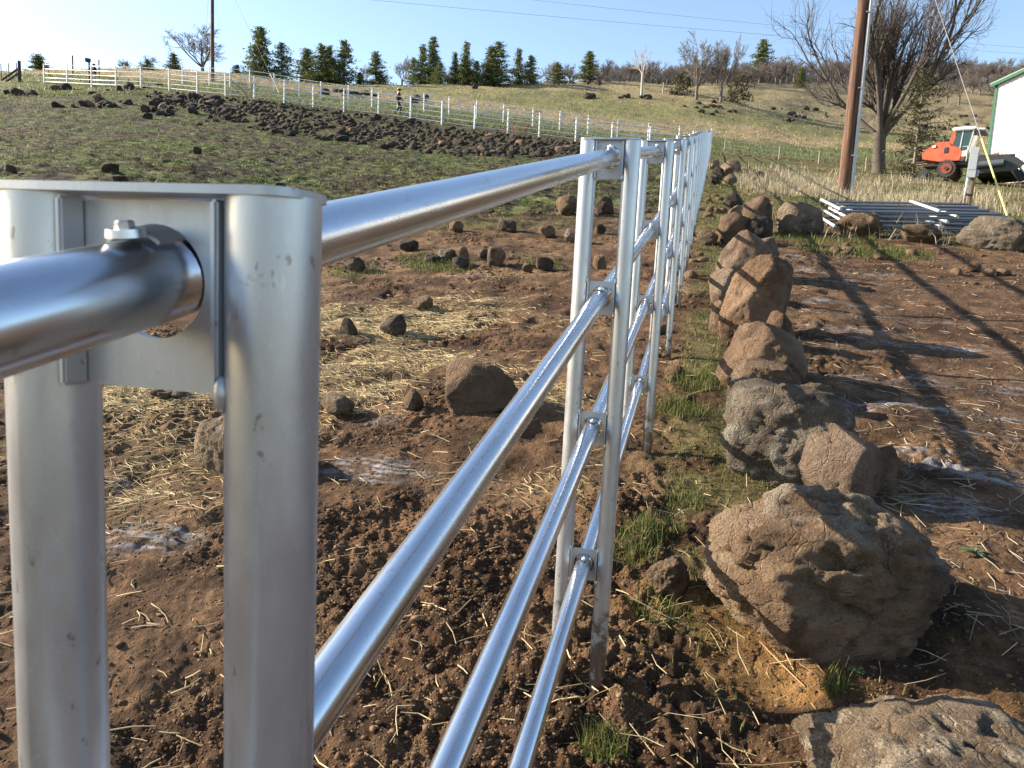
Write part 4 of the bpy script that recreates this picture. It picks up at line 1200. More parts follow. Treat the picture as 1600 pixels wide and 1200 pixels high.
wire('power_line', CAM + ray(780, -6) * 100, CAM + ray(1720, 84) * 128, .016, M_WIRE, 'upper thin power line crossing the sky', .4)

# meter post
g = at(1506, 341); M_MWOOD = plain('tan_weathered_post', (.24, .17, .10), .85, 0, .35, 16)
t = empty('meter_post', g, 'short wooden post with a grey meter box behind the panel stack', 'post', -math.atan2(g[0], g[1])); t.rotation_euler = (0, math.radians(2.2), t.rotation_euler.z)
k_ = g[3] / F
mb = MB(); mb.box((.05, .05, .62), (.10, .10, 1.35), None, .006); obj('post', mb.mesh('post', M_MWOOD, 30), t)
mb = MB(); mb.box((.0, -.06, 1.20), (.18, .12, .66), None, .01); bx = obj('meter_box', mb.mesh('meter_box', M_BOX, 30), t)
mb = MB(); mb.box((.0, -.125, 1.25), (.15, .008, .42), None, .003); obj('cover', mb.mesh('cover', M_BOX, 30), bx)
mb = MB(); mb.tube((-.05, -.06, -.2), (-.05, -.06, .87), .032, n=14); obj('conduit', mb.mesh('conduit', M_POST, 50), t)
mb = MB(); mb.box((.04, .0, .52), (.13, .21, .025)); obj('strap', mb.mesh('strap', M_DARKWOOD), t)
mb = MB(); mb.box((.12, -.03, .98), (.05, .07, .14), None, .006); obj('junction_box', mb.mesh('junction_box', M_BOX), t)

# wooden things at the far left
g = at_depth(31, 67, 128); t = empty('brace_post', g, 'dark wooden corner post with two slanting braces at the far left', 'post')
mb = MB(); mb.tube((0, 0, -.3), (0, 0, 1.9), .14, .13, 14); obj('post', mb.mesh('post', M_DARKWOOD, 40), t)
mb = MB(); mb.tube((-.1, 0, 1.25), (-1.75, .2, .25), .09, .08, 12); obj('brace', mb.mesh('brace', M_DARKWOOD, 40), t)
mb = MB(); mb.tube((-.1, -.1, .8), (-1.2, .0, .12), .08, .08, 12); obj('brace', mb.mesh('brace', M_DARKWOOD, 40), t)
for px, Z, h, r, lab in [(114, 76, 1.95, .07, 'dark thin wooden post behind the fence, left of the person by the box'), (155, 74, 1.7, .06, 'dark wooden post right of the person by the box'), (76, 76, 1.3, .03, 'thin pale stake beside the far left conifer')]:
    g = at_depth(px, Z, 125); mb = MB(); mb.tube((0, 0, -.4), (0, 0, h), r, r * .95, 10); mb.tube((0, 0, h), (0, 0, h + .02), r * .95, r * .6, 10)
    o = obj('wooden_post', mb.mesh('wooden_post', M_DARKWOOD, 40), None, g); tag(o, lab, 'post')
g = at_depth(140, 65.5, 137); t = empty('box_post', g, 'dark post topped with a small dark box at the left', 'post')
mb = MB(); mb.tube((0, 0, -.3), (0, 0, 1.85), .075, .07, 10); obj('post', mb.mesh('post', M_DARKWOOD, 40), t)
mb = MB(); mb.box((-.1, 0, 1.98), (.36, .3, .26), None, .02); obj('box', mb.mesh('box', M_DARKWOOD), t)
mb = MB(); mb.box((-.1, 0, 2.13), (.42, .36, .03), Matrix.Rotation(.12, 3, 'Y'), .005); obj('lid', mb.mesh('lid', M_DARKWOOD), t)


def wire_fence(pts, h, r, mat, lab, nw=3, name='wire_fence'):
    t = empty(name, pts[len(pts) // 2], lab, 'fence'); o = np.array(t.location)
    for p in pts:
        mb = MB(); mb.tube((0, 0, -.2), (0, 0, h), r, r * .9, 8); obj('post', mb.mesh('post', mat, 50), t, p[:3] - o)
    for k in range(nw):
        mb = MB()
        for a, b in zip(pts[:-1], pts[1:]): mb.tube(a[:3] - o + [0, 0, h * (k + .8) / nw], b[:3] - o + [0, 0, h * (k + .8) / nw], .006, n=4)
        obj('wire', mb.mesh('wire', M_WIRE), t)


M_STAKE = plain('pale_stake', (.33, .27, .19), .9, 0, .2)
wire_fence([at_depth(px, Z, 240) for px, Z in ((1132, 66), (1217, 60), (1279, 57), (1352, 54))], .95, .045, M_STAKE, 'thin wire fence with small stakes across the green field behind the boulders')
wire_fence([at_depth(px, Z, 115) for px, Z in ((-20, 74), (2, 75), (14, 76), (26, 77))], 1.25, .05, M_OLDWOOD, 'wire fence on grey stakes at the upper left corner', 4)
a, b = at_depth(1036, 126, 152), at_depth(1053.5, 126, 152)
t = empty('brace_fence', (a[:3] + b[:3]) / 2, 'weathered wooden H shaped fence brace between the dead tree and the oaks', 'fence'); o_ = np.array(t.location)
for p in (a, b):
    mb = MB(); mb.tube((0, 0, -.3), (0, 0, 1.7), .11, .10, 10); obj('post', mb.mesh('post', M_STAKE, 40), t, p[:3] - o_)
mb = MB(); mb.tube(a[:3] - o_ + [0, 0, 1.1], b[:3] - o_ + [0, 0, 1.1], .07, n=10); obj('crossbar', mb.mesh('crossbar', M_STAKE, 40), t)

# ------------------------------------------------------------------ white barn
M_SIDING = plain('white_siding', (.60, .60, .585), .55, 0, .07, 1.2)
M_TRIM = plain('green_trim', (.035, .115, .07), .9, 0, .08)
M_ROOF = plain('barn_roof', (.10, .20, .14), .45, 0, .08)
g = at_depth(1540, 46, 287); BH = 5.6; az = -math.atan2(g[0], g[1]) + math.radians(-27)
t = empty('barn', g, 'white metal barn with green trim at the right edge', 'barn', az)
PITCH = math.tan(math.radians(17)); PW, HALF = 0.92, 6.44; RISE = PITCH * HALF
for k in range(14):
    x0 = k * PW; x1 = x0 + PW - .004
    zt = lambda x: BH + PITCH * (HALF - abs(x - HALF))
    mb = MB(); pr = []
    for j in range(4):                                   # four ribs to a sheet
        xa = x0 + j * PW / 4
        pr += [(xa, 0), (xa + .020, -.034), (xa + .055, -.034), (xa + .075, 0)]
    pr.append((x1, 0)); bm = mb.bm
    lo = [bm.verts.new((x, y, -.2)) for x, y in pr]; hi = [bm.verts.new((x, y, zt(x))) for x, y in pr]
    bk0 = bm.verts.new((x1, .03, -.2)); bk1 = bm.verts.new((x1, .03, zt(x1))); b00 = bm.verts.new((x0, .03, -.2)); b01 = bm.verts.new((x0, .03, zt(x0)))
    for i in range(len(pr) - 1): bm.faces.new((lo[i], lo[i + 1], hi[i + 1], hi[i]))
    bm.faces.new((bk0, b00, b01, bk1)); bm.faces.new((lo[-1], bk0, bk1, hi[-1])); bm.faces.new((b00, lo[0], hi[0], b01))
    obj('siding_panel', mb.mesh('siding_panel', M_SIDING), t)
DEP = 16
mb = MB(); mb.box((-.02, DEP / 2 + .05, BH / 2 - .1), (.04, DEP, BH + .2)); mb.box((HALF * 2 + .04, DEP / 2 + .05, BH / 2 - .1), (.04, DEP, BH + .2)); mb.box((HALF, DEP + .1, BH / 2), (HALF * 2, .05, BH))
w_ = obj('wall', mb.mesh('wall', M_SIDING), t); w_['kind'] = 'stuff'
mb = MB(); mb.box((-.03, -.02, BH / 2 - .1), (.16, .10, BH + .25), None, .01); obj('corner_trim', mb.mesh('corner_trim', M_TRIM), t)
sl = math.atan(PITCH)
for s_ in (-1, 1):
    L = HALF / math.cos(sl) + .35
    c = Vector((HALF + s_ * (HALF / 2 + .15), DEP / 2, BH + RISE / 2 - .15 * PITCH + .10))
    mb = MB(); mb.box(c, (L, DEP + .5, .06), Matrix.Rotation(s_ * sl, 3, 'Y')); obj('roof', mb.mesh('roof', M_ROOF), t)
    mb = MB(); mb.box((c.x, -.20, c.z - .06), (L, .06, .24), Matrix.Rotation(s_ * sl, 3, 'Y')); obj('rake_trim', mb.mesh('rake_trim', M_TRIM), t)

# ------------------------------------------------------------------ red swather
M_RED2 = plain('orange_red_paint', (.46, .082, .032), .6, 0, .30, 2.5)
M_WHITE = plain('white_paint', (.78, .77, .73), .4, 0, .04)
M_GLASS = plain('cab_glass', (.035, .060, .055), .06, 0, .1)
M_BLACK = plain('black_metal', (.03, .031, .034), .5, .2, .3, 6)
M_TYRE = plain('tyre_rubber', (.028, .027, .026), .8, 0, .3, 10)
M_GREYP = plain('light_grey_paint', (.42, .45, .47), .45, 0, .06)
g = at_depth(1483, 42, 286); t = empty('swather', g, 'orange red swather with a glazed cab and black header by the barn', 'farm machine', -math.atan2(g[0], g[1]) - .16)
K = 42 / F


def X(px): return (px - 1483) * K
def Zp(px, py): return (286 + (px - 1483) * .055 - py) * K


def prof(name, pts, y0, y1, mat, parent=t, bev=0):
    mb = MB(); mb.prism([(X(a), y0, Zp(a, b)) for a, b in pts], (0, y1 - y0, 0)); return obj(name, mb.mesh(name, mat), parent)


prof('engine_body', [(1444, 243), (1458, 232), (1480, 231), (1484, 236), (1499, 245), (1497, 259), (1470, 258), (1446, 252)], -.85, .85, M_RED2)
prof('engine_hood', [(1459, 231.6), (1462, 228), (1479, 228.5), (1480, 230.6)], -.7, .7, M_RED2)
prof('exhaust_grille', [(1475, 238), (1480, 237.5), (1480, 246), (1475, 246)], -.88, -.853, M_BLACK)
prof('tail_light', [(1458.5, 233.5), (1463, 233), (1463, 236), (1458.5, 236.5)], -.90, -.853, M_WHITE)
cabp = prof('cab', [(1479, 236), (1484, 214), (1489, 214), (1485, 235), (1496, 241), (1499.5, 246), (1499, 258), (1484, 258)], -.80, -.74, M_RED2)
prof('cab', [(1479, 236), (1484, 214), (1489, 214), (1485, 235), (1496, 241), (1499.5, 246), (1499, 258), (1484, 258)], .74, .80, M_RED2)
prof('side_window', [(1489.4, 216), (1497, 216), (1495, 240), (1485.6, 235.3)], -.78, -.765, M_GLASS)
prof('side_window', [(1498.2, 216), (1511, 216), (1506, 245), (1500, 245), (1496.4, 241)], -.78, -.765, M_GLASS)
prof('door_pillar', [(1497, 215), (1498.3, 215), (1496.5, 241), (1495, 240)], -.80, -.75, M_GREYP)
prof('front_pillar', [(1511, 215), (1512.6, 215), (1507.6, 246), (1506, 246)], -.82, -.74, M_GREYP)
prof('front_pillar', [(1511, 215), (1512.6, 215), (1507.6, 246), (1506, 246)], .74, .82, M_GREYP)
mb = MB(); mb.prism([(X(1512), -.74, Zp(1512, 216)), (X(1507.4), -.74, Zp(1507, 247)), (X(1507.9), -.74, Zp(1507, 247)), (X(1512.5), -.74, Zp(1512, 216))], (0, 1.48, 0)); obj('windscreen', mb.mesh('windscreen', M_GLASS), t)
prof('seat', [(1494, 236), (1500, 236), (1502, 246), (1492, 246)], -.3, .3, M_BLACK)
prof('back_window', [(1480.2, 235), (1484.6, 215), (1485.2, 215), (1480.8, 235)], -.7, .7, M_GLASS)
mb = MB(); mb.box((X(1499), 0, Zp(1499, 212.6)), (32 * K, 1.85, 5.5 * K), None, .06); obj('cab_roof', mb.mesh('cab_roof', M_WHITE, 30), t)
mb = MB(); mb.box((X(1521), 0, Zp(1521, 216)), (13 * K, 1.8, 3.6 * K), Matrix.Rotation(.1, 3, 'Y'), .04); obj('sun_visor', mb.mesh('sun_visor', M_GREYP, 30), t)
prof('step', [(1500, 246), (1506, 246), (1506, 254), (1500, 254)], -.95, -.82, M_WHITE)
mb = MB(); mb.tube((X(1507), -.98, Zp(1507, 262)), (X(1507), -.98, Zp(1507, 240)), .018, n=8); mb.tube((X(1507), -.98, Zp(1507, 240)), (X(1500), -.98, Zp(1500, 240)), .018, n=8); obj('handrail', mb.mesh('handrail', M_GREYP), t)
mb = MB(); mb.tube((X(1513), -.85, Zp(1513, 222)), (X(1519), -1.15, Zp(1519, 222)), .015, n=6); mb.box((X(1519.5), -1.17, Zp(1519.5, 224)), (.05, .16, .26), None, .01); obj('mirror', mb.mesh('mirror', M_BLACK), t)
mb = MB(); mb.tube((X(1468), .3, Zp(1468, 229)), (X(1468), .3, Zp(1468, 219)), .045, n=10); obj('exhaust_pipe', mb.mesh('exhaust_pipe', M_BLACK, 40), t)
prof('chassis', [(1447, 259), (1520, 259), (1520, 266), (1447, 262)], -.6, .6, M_BLACK)


def wheel(px, py, r, y, w, hubmat):
    mb = MB(); mb.tube((X(px), y, Zp(px, py)), (X(px), y + w, Zp(px, py)), r, n=28)
    o = obj('wheel', mb.mesh('wheel', M_TYRE, 40), t)
    lug = MB()
    for k in range(18):
        a = k * 2 * math.pi / 18; c = Vector((X(px) + math.cos(a) * (r + .015), y + w / 2, Zp(px, py) + math.sin(a) * (r + .015)))
        lug.box(c, (.06, w, .035), Matrix.Rotation(-a, 3, 'Y'))
    obj('tread', lug.mesh('tread', M_TYRE), o)['kind'] = 'stuff'
    mb = MB(); mb.tube((X(px), y - .03, Zp(px, py)), (X(px), y + w * .5, Zp(px, py)), r * .62, r * .55, 20); obj('rim', mb.mesh('rim', hubmat, 40), o)
    mb = MB(); mb.tube((X(px), y - .07, Zp(px, py)), (X(px), y, Zp(px, py)), r * .2, n=12); obj('hub', mb.mesh('hub', M_BLACK, 40), o)


M_RIM = plain('dull_red_rim', (.20, .035, .02), .7, 0, .4, 6)
wheel(1482, 271, .44, -1.15, .38, M_RIM); wheel(1482, 271, .44, .77, .38, M_RIM)
wheel(1449, 275, .28, -.6, .2, M_BLACK); wheel(1449, 275, .28, .4, .2, M_BLACK)
for y in (-1.9, 1.9):
    pass
mb = MB(); mb.prism([(X(1519), -2.1, Zp(1519, 266)), (X(1524), -2.1, Zp(1524, 262)), (X(1560), -2.1, Zp(1560, 264)), (X(1574), -2.1, Zp(1574, 268)), (X(1586), -2.1, Zp(1586, 278)), (X(1574), -2.1, Zp(1574, 287)), (X(1519), -2.1, Zp(1519, 286))], (0, .12, 0))
hd = obj('header', mb.mesh('header', M_BLACK, 30), t)
mb = MB(); mb.prism([(X(1519), 2.0, Zp(1519, 266)), (X(1560), 2.0, Zp(1560, 264)), (X(1586), 2.0, Zp(1586, 278)), (X(1574), 2.0, Zp(1574, 287)), (X(1519), 2.0, Zp(1519, 286))], (0, .12, 0)); obj('end_panel', mb.mesh('end_panel', M_BLACK, 30), hd)
mb = MB(); mb.box((X(1524), 0, Zp(1524, 276)), (.12, 4.0, .7)); obj('back_sheet', mb.mesh('back_sheet', M_BLACK), hd)
mb = MB(); mb.box((X(1547), 0, Zp(1547, 285)), (1.6, 4.0, .08)); obj('floor_pan', mb.mesh('floor_pan', M_BLACK), hd)
mb = MB(); mb.tube((X(1523), -2.22, Zp(1523, 275)), (X(1560), -2.22, Zp(1560, 275)), .17, n=16); obj('drive_cover', mb.mesh('drive_cover', plain('dark_grey_paint', (.07, .08, .095), .35), 40), hd)
for k in range(6):
    a = k * math.pi / 3; mb = MB(); mb.box((X(1563) + .42 * math.cos(a), 0, Zp(1563, 275) + .42 * math.sin(a)), (.05, 3.9, .09), Matrix.Rotation(-a, 3, 'Y')); obj('reel_bat', mb.mesh('reel_bat', M_BLACK), hd)
mb = MB(); mb.tube((X(1522), -1.95, Zp(1522, 261)), (X(1572), -1.95, Zp(1572, 265)), .07, n=10); obj('reel_arm', mb.mesh('reel_arm', M_BLACK, 40), hd)
mb = MB(); mb.tube((X(1534), -1.2, Zp(1534, 262)), (X(1550), -1.2, Zp(1550, 260)), .16, .2, n=12); obj('lift_cylinder', mb.mesh('lift_cylinder', plain('rusty_steel', (.16, .07, .04), .8), 40), hd)

# ------------------------------------------------------------------ stack of fence panels
PL_, PWD = 2.75, 1.55
rail_m = {}
mb = MB(); mb.tube((0, 0, 0), (PL_, 0, 0), .024, n=12); rail_me = mb.mesh('rail', galv('dull_galvanised', (.24, .255, .28), .42, .58, .85, False), 40)
mb = MB(); mb.tube((0, 0, 0), (0, PWD, 0), .026, n=12); stile_me = mb.mesh('end_post', plain('weathered_galvanised', (.48, .48, .48), .6, .3), 40)
g0 = at(1300, 361); base = g0[:2]; yaw_p = math.radians(-8)
LABP = ['lowest galvanised fence panel of the stack, resting on the ground', 'second fence panel from the bottom of the stack', 'third fence panel from the bottom of the stack', 'fence panel just under the top one of the stack', 'topmost galvanised fence panel of the stack, pushed left']
for k in range(5):
    off = [(.0, .1), (.12, .0), (.22, .06), (.36, .02), (.04, .0)][k]
    zb = gz(*base) + .06 + k * .074
    dx = off[0] + .04; cz, sz = math.cos(yaw_p), math.sin(yaw_p)
    loc = (base[0] + dx * cz - off[1] * sz, base[1] + dx * sz + off[1] * cz, zb)
    t = empty('fence_panel', loc, LABP[k], 'fence panel', yaw_p, 'stacked fence panels')
    t.rotation_euler = (math.atan(SLOPE * .95) + math.radians(2.2), math.radians(-1.5) * (k - 2) * .3, yaw_p)
    for j in range(4): obj('rail', rail_me, t, (0, .03 + (PWD - .06) * j / 3, 0))
    for x in (0.03, PL_ * .62): obj('end_post', stile_me, t, (x, 0, .034))

# ------------------------------------------------------------------ two people far up the lane
M_SKIN = plain('skin', (.45, .27, .19), .6); M_JACKET = plain('black_jacket', (.010, .010, .012), 1.0); M_TROUSER = plain('dark_trousers', (.022, .022, .028), .85)
M_PALE = plain('pale_trousers', (.36, .36, .38), .85); M_HAT = plain('tan_cap', (.42, .30, .17), .8); M_HAIR = plain('dark_hair', (.03, .022, .018), .8); M_BOOT = plain('boots', (.03, .024, .02), .7)


def person(g, H, rz, label, joints, hat, trousers):
    t = empty('person', g, label, 'person', rz)
    V, E, R = [], [], []
    def add(p, r, par=None):
        V.append(p); R.append(r)
        if par is not None: E.append((par, len(V) - 1))
        return len(V) - 1
    pel = add((0, 0, .93), .135); ab = add((0, .0, 1.10), .125, pel); ch = add((0, .01, 1.32), .155, ab); nk = add((0, .01, 1.50), .062, ch)
    hd = add((0, .02, 1.60), .085, nk); add((0, .02, 1.70), .085, hd)
    for s_, (el, wr, kn, an) in zip((-1, 1), joints):
        sh = add((s_ * .17, .01, 1.40), .075, ch); e_ = add(el, .052, sh); w_ = add(wr, .038, e_)
        dv = Vector(wr) - Vector(el); dv.normalize(); hp = Vector(wr) + dv * .07; h_ = add(tuple(hp), .032, w_)
        for f_ in range(5):
            sd_ = Vector((0, (f_ - 2) * .017, 0)); add(tuple(hp + dv * (.085 - abs(f_ - 2) * .012 - (.03 if f_ == 0 else 0)) + sd_ * 1.2), .009, h_)
        hip = add((s_ * .09, 0, .86), .098, pel); k_ = add(kn, .068, hip); a_ = add(an, .045, k_); add((an[0], an[1] + .13, an[2] - .06), .036, a_)
    me = bpy.data.meshes.new('body'); me.from_pydata(V, E, [])
    o = bpy.data.objects.new('body', me); COL.objects.link(o)
    md = o.modifiers.new('skin', 'SKIN'); o.modifiers.new('sub', 'SUBSURF').levels = 1
    for i, sv in enumerate(me.skin_vertices[0].data): sv.radius = (R[i], R[i]); sv.use_root = (i == 0)
    dg = bpy.context.evaluated_depsgraph_get(); dg.update()
    m2 = bpy.data.meshes.new_from_object(o.evaluated_get(dg)); bpy.data.objects.remove(o)
    for m_ in (M_SKIN, M_JACKET, trousers, M_BOOT): m2.materials.append(m_)
    wr = [Vector(j[1]) for j in joints]
    for p in m2.polygons:
        c = p.center; hand = any((c - w_).length < .20 and c.z < w_.z + .005 for w_ in wr)
        p.material_index = 0 if (c.z > 1.52 or hand) else (1 if c.z > .84 else (2 if c.z > .12 else 3)); p.use_smooth = True
    b = obj('body', m2, t); b.scale = (H / 1.78 * 1.28, H / 1.78 * 1.25, H / 1.78)
    mb = MB(); bmesh.ops.create_uvsphere(mb.bm, u_segments=14, v_segments=9, radius=.105, matrix=Matrix.Translation((0, .01, 1.69)) @ Matrix.Diagonal((.95, 1.05, .85, 1)))
    hr = obj('hair', mb.mesh('hair', M_HAIR, 60), t); hr.scale = b.scale
    if hat:
        mb = MB(); mb.tube((0, .02, 1.73), (0, .02, 1.82), .108, .085, 16); mb.prism([(-.08, .10, 1.735), (.08, .10, 1.735), (.06, .23, 1.725), (-.06, .23, 1.725)], (0, 0, .012))
        h = obj('cap', mb.mesh('cap', M_HAT, 40), t); h.scale = b.scale
    mb = MB()
    for s_ in (-1, 1):
        mb.box((s_ * .032, .107, 1.645), (.022, .012, .012))
    e = obj('eyes', mb.mesh('eyes', M_HAIR), t); e.scale = b.scale; e['kind'] = 'stuff'
    return t


g = at_depth(622, 62, 177)
person(g, 2.05, math.radians(-75), 'person in a black jacket and tan cap walking between the two far fences',
       [((-.24, -.10, 1.14), (-.20, .04, .93), (-.10, .16, .50), (-.10, .10, .08)), ((.24, .06, 1.15), (.20, .20, .98), (.10, .02, .48), (.10, -.22, .10))], True, M_TROUSER)
g = at_depth(147.5, 64, 137)
person(g, 1.80, math.radians(150), 'person in a dark jacket and pale trousers standing by the boxed post',
       [((-.25, .02, 1.15), (-.18, .16, 1.02), (-.11, .02, .49), (-.11, .0, .08)), ((.25, .04, 1.14), (.20, .18, .95), (.11, .05, .49), (.12, .0, .08))], False, M_PALE)

# ------------------------------------------------------------------ manure heap, weed
M_DUNG = plain('manure', (.055, .036, .022), .95, 0, .4, 30)
g = at(268, 622); t = empty('manure_heap', g, 'dark manure heap lying in the yellow straw between the near posts', 'manure')
for k in range(6):
    a = k * 1.1; me = rock_mesh('lump', 700 + k, 4, (.10, .09, .06), M_DUNG, p=8, rough=.12)
    obj('lump', me, t, (math.cos(a) * .07 * (k > 0) * 1.3, math.sin(a) * .05 * (k > 0), .02 + .012 * (k % 2)), (0, 0, a))
M_LEAF = plain('weed_leaf', (.07, .11, .045), .6, 0, .25, 20)
for (px, py, s_, lab) in [(1518, 884, 1.0, 'leafy green weed in the dirt right of the largest boulder'), (1275, 1046, .55, 'tiny green weed under the overhang of the largest boulder'), (1335, 1078, .5, 'little sprout between the largest boulder and the flat one')]:
    g = at(px, py); t = empty('weed', (g[0], g[1], float(gz_fine(g[0], g[1])[0])), lab, 'plant'); rn = random.Random(int(px))
    for k in range(13):
        az = k * 2.4; el = rn.uniform(.35, 1.1); L = rn.uniform(.045, .075) * s_; w = L * .32
        mb = MB(); bm = mb.bm; pts = []
        for (u, ww) in ((0, .15), (.35, .9), (.65, 1.0), (.9, .5), (1, .05)):
            zc = L * (u * math.sin(el) - .35 * u * u); xc = L * u * math.cos(el)
            pts.append((bm.verts.new((xc, -w * ww / 2, zc + .004 * ww)), bm.verts.new((xc, 0, zc)), bm.verts.new((xc, w * ww / 2, zc + .004 * ww))))
        for i in range(4):
            for j in (0, 1): bm.faces.new((pts[i][j], pts[i + 1][j], pts[i + 1][j + 1], pts[i][j + 1]))
        obj('leaf', mb.mesh('leaf', M_LEAF, 60), t, (0, 0, .005), (0, 0, az))

# ------------------------------------------------------------------ ground cover: clods, straw, grass
RN = np.random.RandomState(99)


def scatter(n, r0, r1, az0, az1, power=0.0):
    u = RN.rand(n); r = r0 * (r1 / r0) ** u if power == 0 else (r0 ** power + u * (r1 ** power - r0 ** power)) ** (1 / power)
    a = np.radians(RN.uniform(az0, az1, n)); return r * np.sin(a), r * np.cos(a)


def blades(x, y, hgt, wid, lean, colA, colB, name, mat, bent=0.5, zoff=-0.005):
    n = len(x); z = gz_fine(x, y) + zoff
    az = RN.uniform(0, 2 * np.pi, n); la = RN.uniform(0, 2 * np.pi, n); ln = np.abs(RN.normal(0, lean, n))
    h = hgt * RN.uniform(.55, 1.25, n); w = wid * RN.uniform(.6, 1.3, n)
    P = np.stack([x, y, z], 1); s = np.stack([np.cos(az), np.sin(az), 0 * az], 1) * w[:, None] / 2
    m = P + np.stack([np.cos(la) * np.sin(ln) * h * .5, np.sin(la) * np.sin(ln) * h * .5, np.cos(ln) * h * .55], 1)
    tip = P + np.stack([np.cos(la) * np.sin(ln * (1 + bent)) * h, np.sin(la) * np.sin(ln * (1 + bent)) * h, np.cos(np.minimum(ln * (1 + bent), 1.5)) * h], 1)
    V = np.stack([P - s, P + s, m - s * .7, m + s * .7, tip], 1).reshape(-1, 3)
    b = np.arange(n)[:, None] * 5
    Fc = np.stack([b + [0, 1, 3], b + [0, 3, 2], b + [2, 3, 4]], 1).reshape(-1, 3)
    t = RN.rand(n, 1); c = np.array(colA) * (1 - t) + np.array(colB) * t; c = c * RN.uniform(.7, 1.3, (n, 1))
    o = obj(name, mesh_np(name, V, Fc, mat, False, np.repeat(c, 5, 0))); return o


def clumped(x, y, freq, seed, lo, hi):
    return RN.rand(len(x)) < sstep(lo, hi, n2(x, y, freq, seed, 2))


# green grass along the fence foot and in tufts
tt = 1.7 * 17.0 ** (RN.rand(46000) ** .85); qq = RN.uniform(-.02, 1.25, 46000)
x = T1W[0] + FH[0] * tt + FP[0] * qq; y = T1W[1] + FH[1] * tt + FP[1] * qq; k = masks(x, y)
keep = RN.rand(len(x)) < np.clip(.06 + k['strip'] * .95, 0, 1) * sstep(-.45, .25, n2(x, y, 5, 12, 2) + .1)
x, y = x[keep], y[keep]; hg = .020 + .038 * RN.rand(len(x)) ** 1.5 + .0012 * np.hypot(x, y)
o = blades(x, y, hg, .0035 + .0007 * np.hypot(x, y), .7, (.05, .075, .018), (.20, .17, .07), 'grass', M_BLADE)
tag(o, 'short green grass strip at the foot of the fence', 'grass', None, 'stuff')
# bright tufts
X_, Y_ = [], []
for (px, py, rad, num) in [(945, 1175, .07, 260), (1000, 850, .12, 260), (1010, 840, .08, 200), (1060, 640, .2, 500), (1085, 600, .22, 500), (1035, 830, .1, 150), (1300, 1100, .04, 60), (1120, 590, .2, 300),
                           (690, 415, .45, 900), (660, 405, .4, 500), (850, 413, .25, 400), (770, 634, .12, 160), (560, 425, .4, 400), (1330, 390, .9, 1500), (1390, 397, .6, 900), (1250, 372, .6, 700), (1330, 372, .4, 500), (1070, 790, .1, 150), (985, 880, .12, 200), (1020, 960, .1, 120)]:
    g = at(px, py); r_ = rad * np.sqrt(RN.rand(num)); a_ = RN.rand(num) * 6.28; X_.append(g[0] + r_ * np.cos(a_)); Y_.append(g[1] + r_ * np.sin(a_))
x = np.concatenate(X_); y = np.concatenate(Y_)
o = blades(x, y, .045 + .055 * RN.rand(len(x)), .0032 + .0005 * np.hypot(x, y), .55, (.05, .075, .018), (.15, .15, .05), 'grass_tufts', M_BLADE)
tag(o, 'bright green grass tufts in the mud', 'grass', None, 'stuff')
# tall dry grass by the pole, and rough lawn
x, y = scatter(90000, 12, 46, 2, 36); k = masks(x, y)
dg = at(1240, 285); pole_d = np.minimum(np.hypot(x - gp[0], y - gp[1]), np.hypot(x - dg[0], y - dg[1]) * .9)
dry = np.clip(sstep(.1, .8, n2(x, y, .35, 14, 2) + 1.0 * np.exp(-(pole_d / 5.5) ** 2) - .1), 0, 1)
keep = (k['q'] > 1.0) & (RN.rand(len(x)) < k['lawn']) & (RN.rand(len(x)) < .25 + .75 * dry)
x, y, dry = x[keep], y[keep], dry[keep]
tall = RN.rand(len(x)) < dry * .7
o = blades(x[tall], y[tall], .24 + .28 * RN.rand(tall.sum()), .006 + .0004 * np.hypot(x[tall], y[tall]), .62, (.24, .20, .125), (.46, .40, .28), 'dry_grass', M_BLADE, .7)
tag(o, 'tall dry tan grass round the foot of the power pole', 'grass', None, 'stuff')
s_ = ~tall
gc_ = ground_color(x[s_], y[s_], masks(x[s_], y[s_]))
o = blades(x[s_], y[s_], .06 + .07 * RN.rand(s_.sum()), .010 + .0007 * np.hypot(x[s_], y[s_]), .5, gc_ * .8, gc_ * 1.4, 'meadow_grass', M_BLADE)
tag(o, 'short mixed grass of the meadow behind the boulders', 'grass', None, 'stuff')
# pasture tufts in the corral and the fields beyond
x, y = scatter(95000, 11, 66, -38, 14); k = masks(x, y)
keep = (k['q'] < -.3) & (RN.rand(len(x)) < k['past']) & clumped(x, y, .9, 77, -.35, .35)
x, y = x[keep], y[keep]; rr = np.hypot(x, y)
o = blades(x, y, .03 + .03 * RN.rand(len(x)) + .0007 * rr, .010 + .0009 * rr, .6, ground_color(x, y, masks(x, y)) * .8 + [0, .008, 0], ground_color(x, y, masks(x, y)) * 1.4 + [.0, .015, 0], 'pasture_grass', M_BLADE)
tag(o, 'short grazed grass over the sloping corral field', 'grass', None, 'stuff')
x, y = scatter(60000, 62, 170, -36, 36); k = masks(x, y); rr = np.hypot(x, y)
cl_ = sstep(80, 86, y) * sstep(98, 92, y)
keep = RN.rand(len(x)) < .55
x, y, rr, cl_ = x[keep], y[keep], rr[keep], cl_[keep]
o = blades(x, y, .12 + .16 * RN.rand(len(x)), .0012 * rr, .5, ground_color(x, y, masks(x, y)) * .85, ground_color(x, y, masks(x, y)) * 1.35, 'field_grass', M_BLADE)
tag(o, 'tan and green grass of the far fields', 'grass', None, 'stuff')


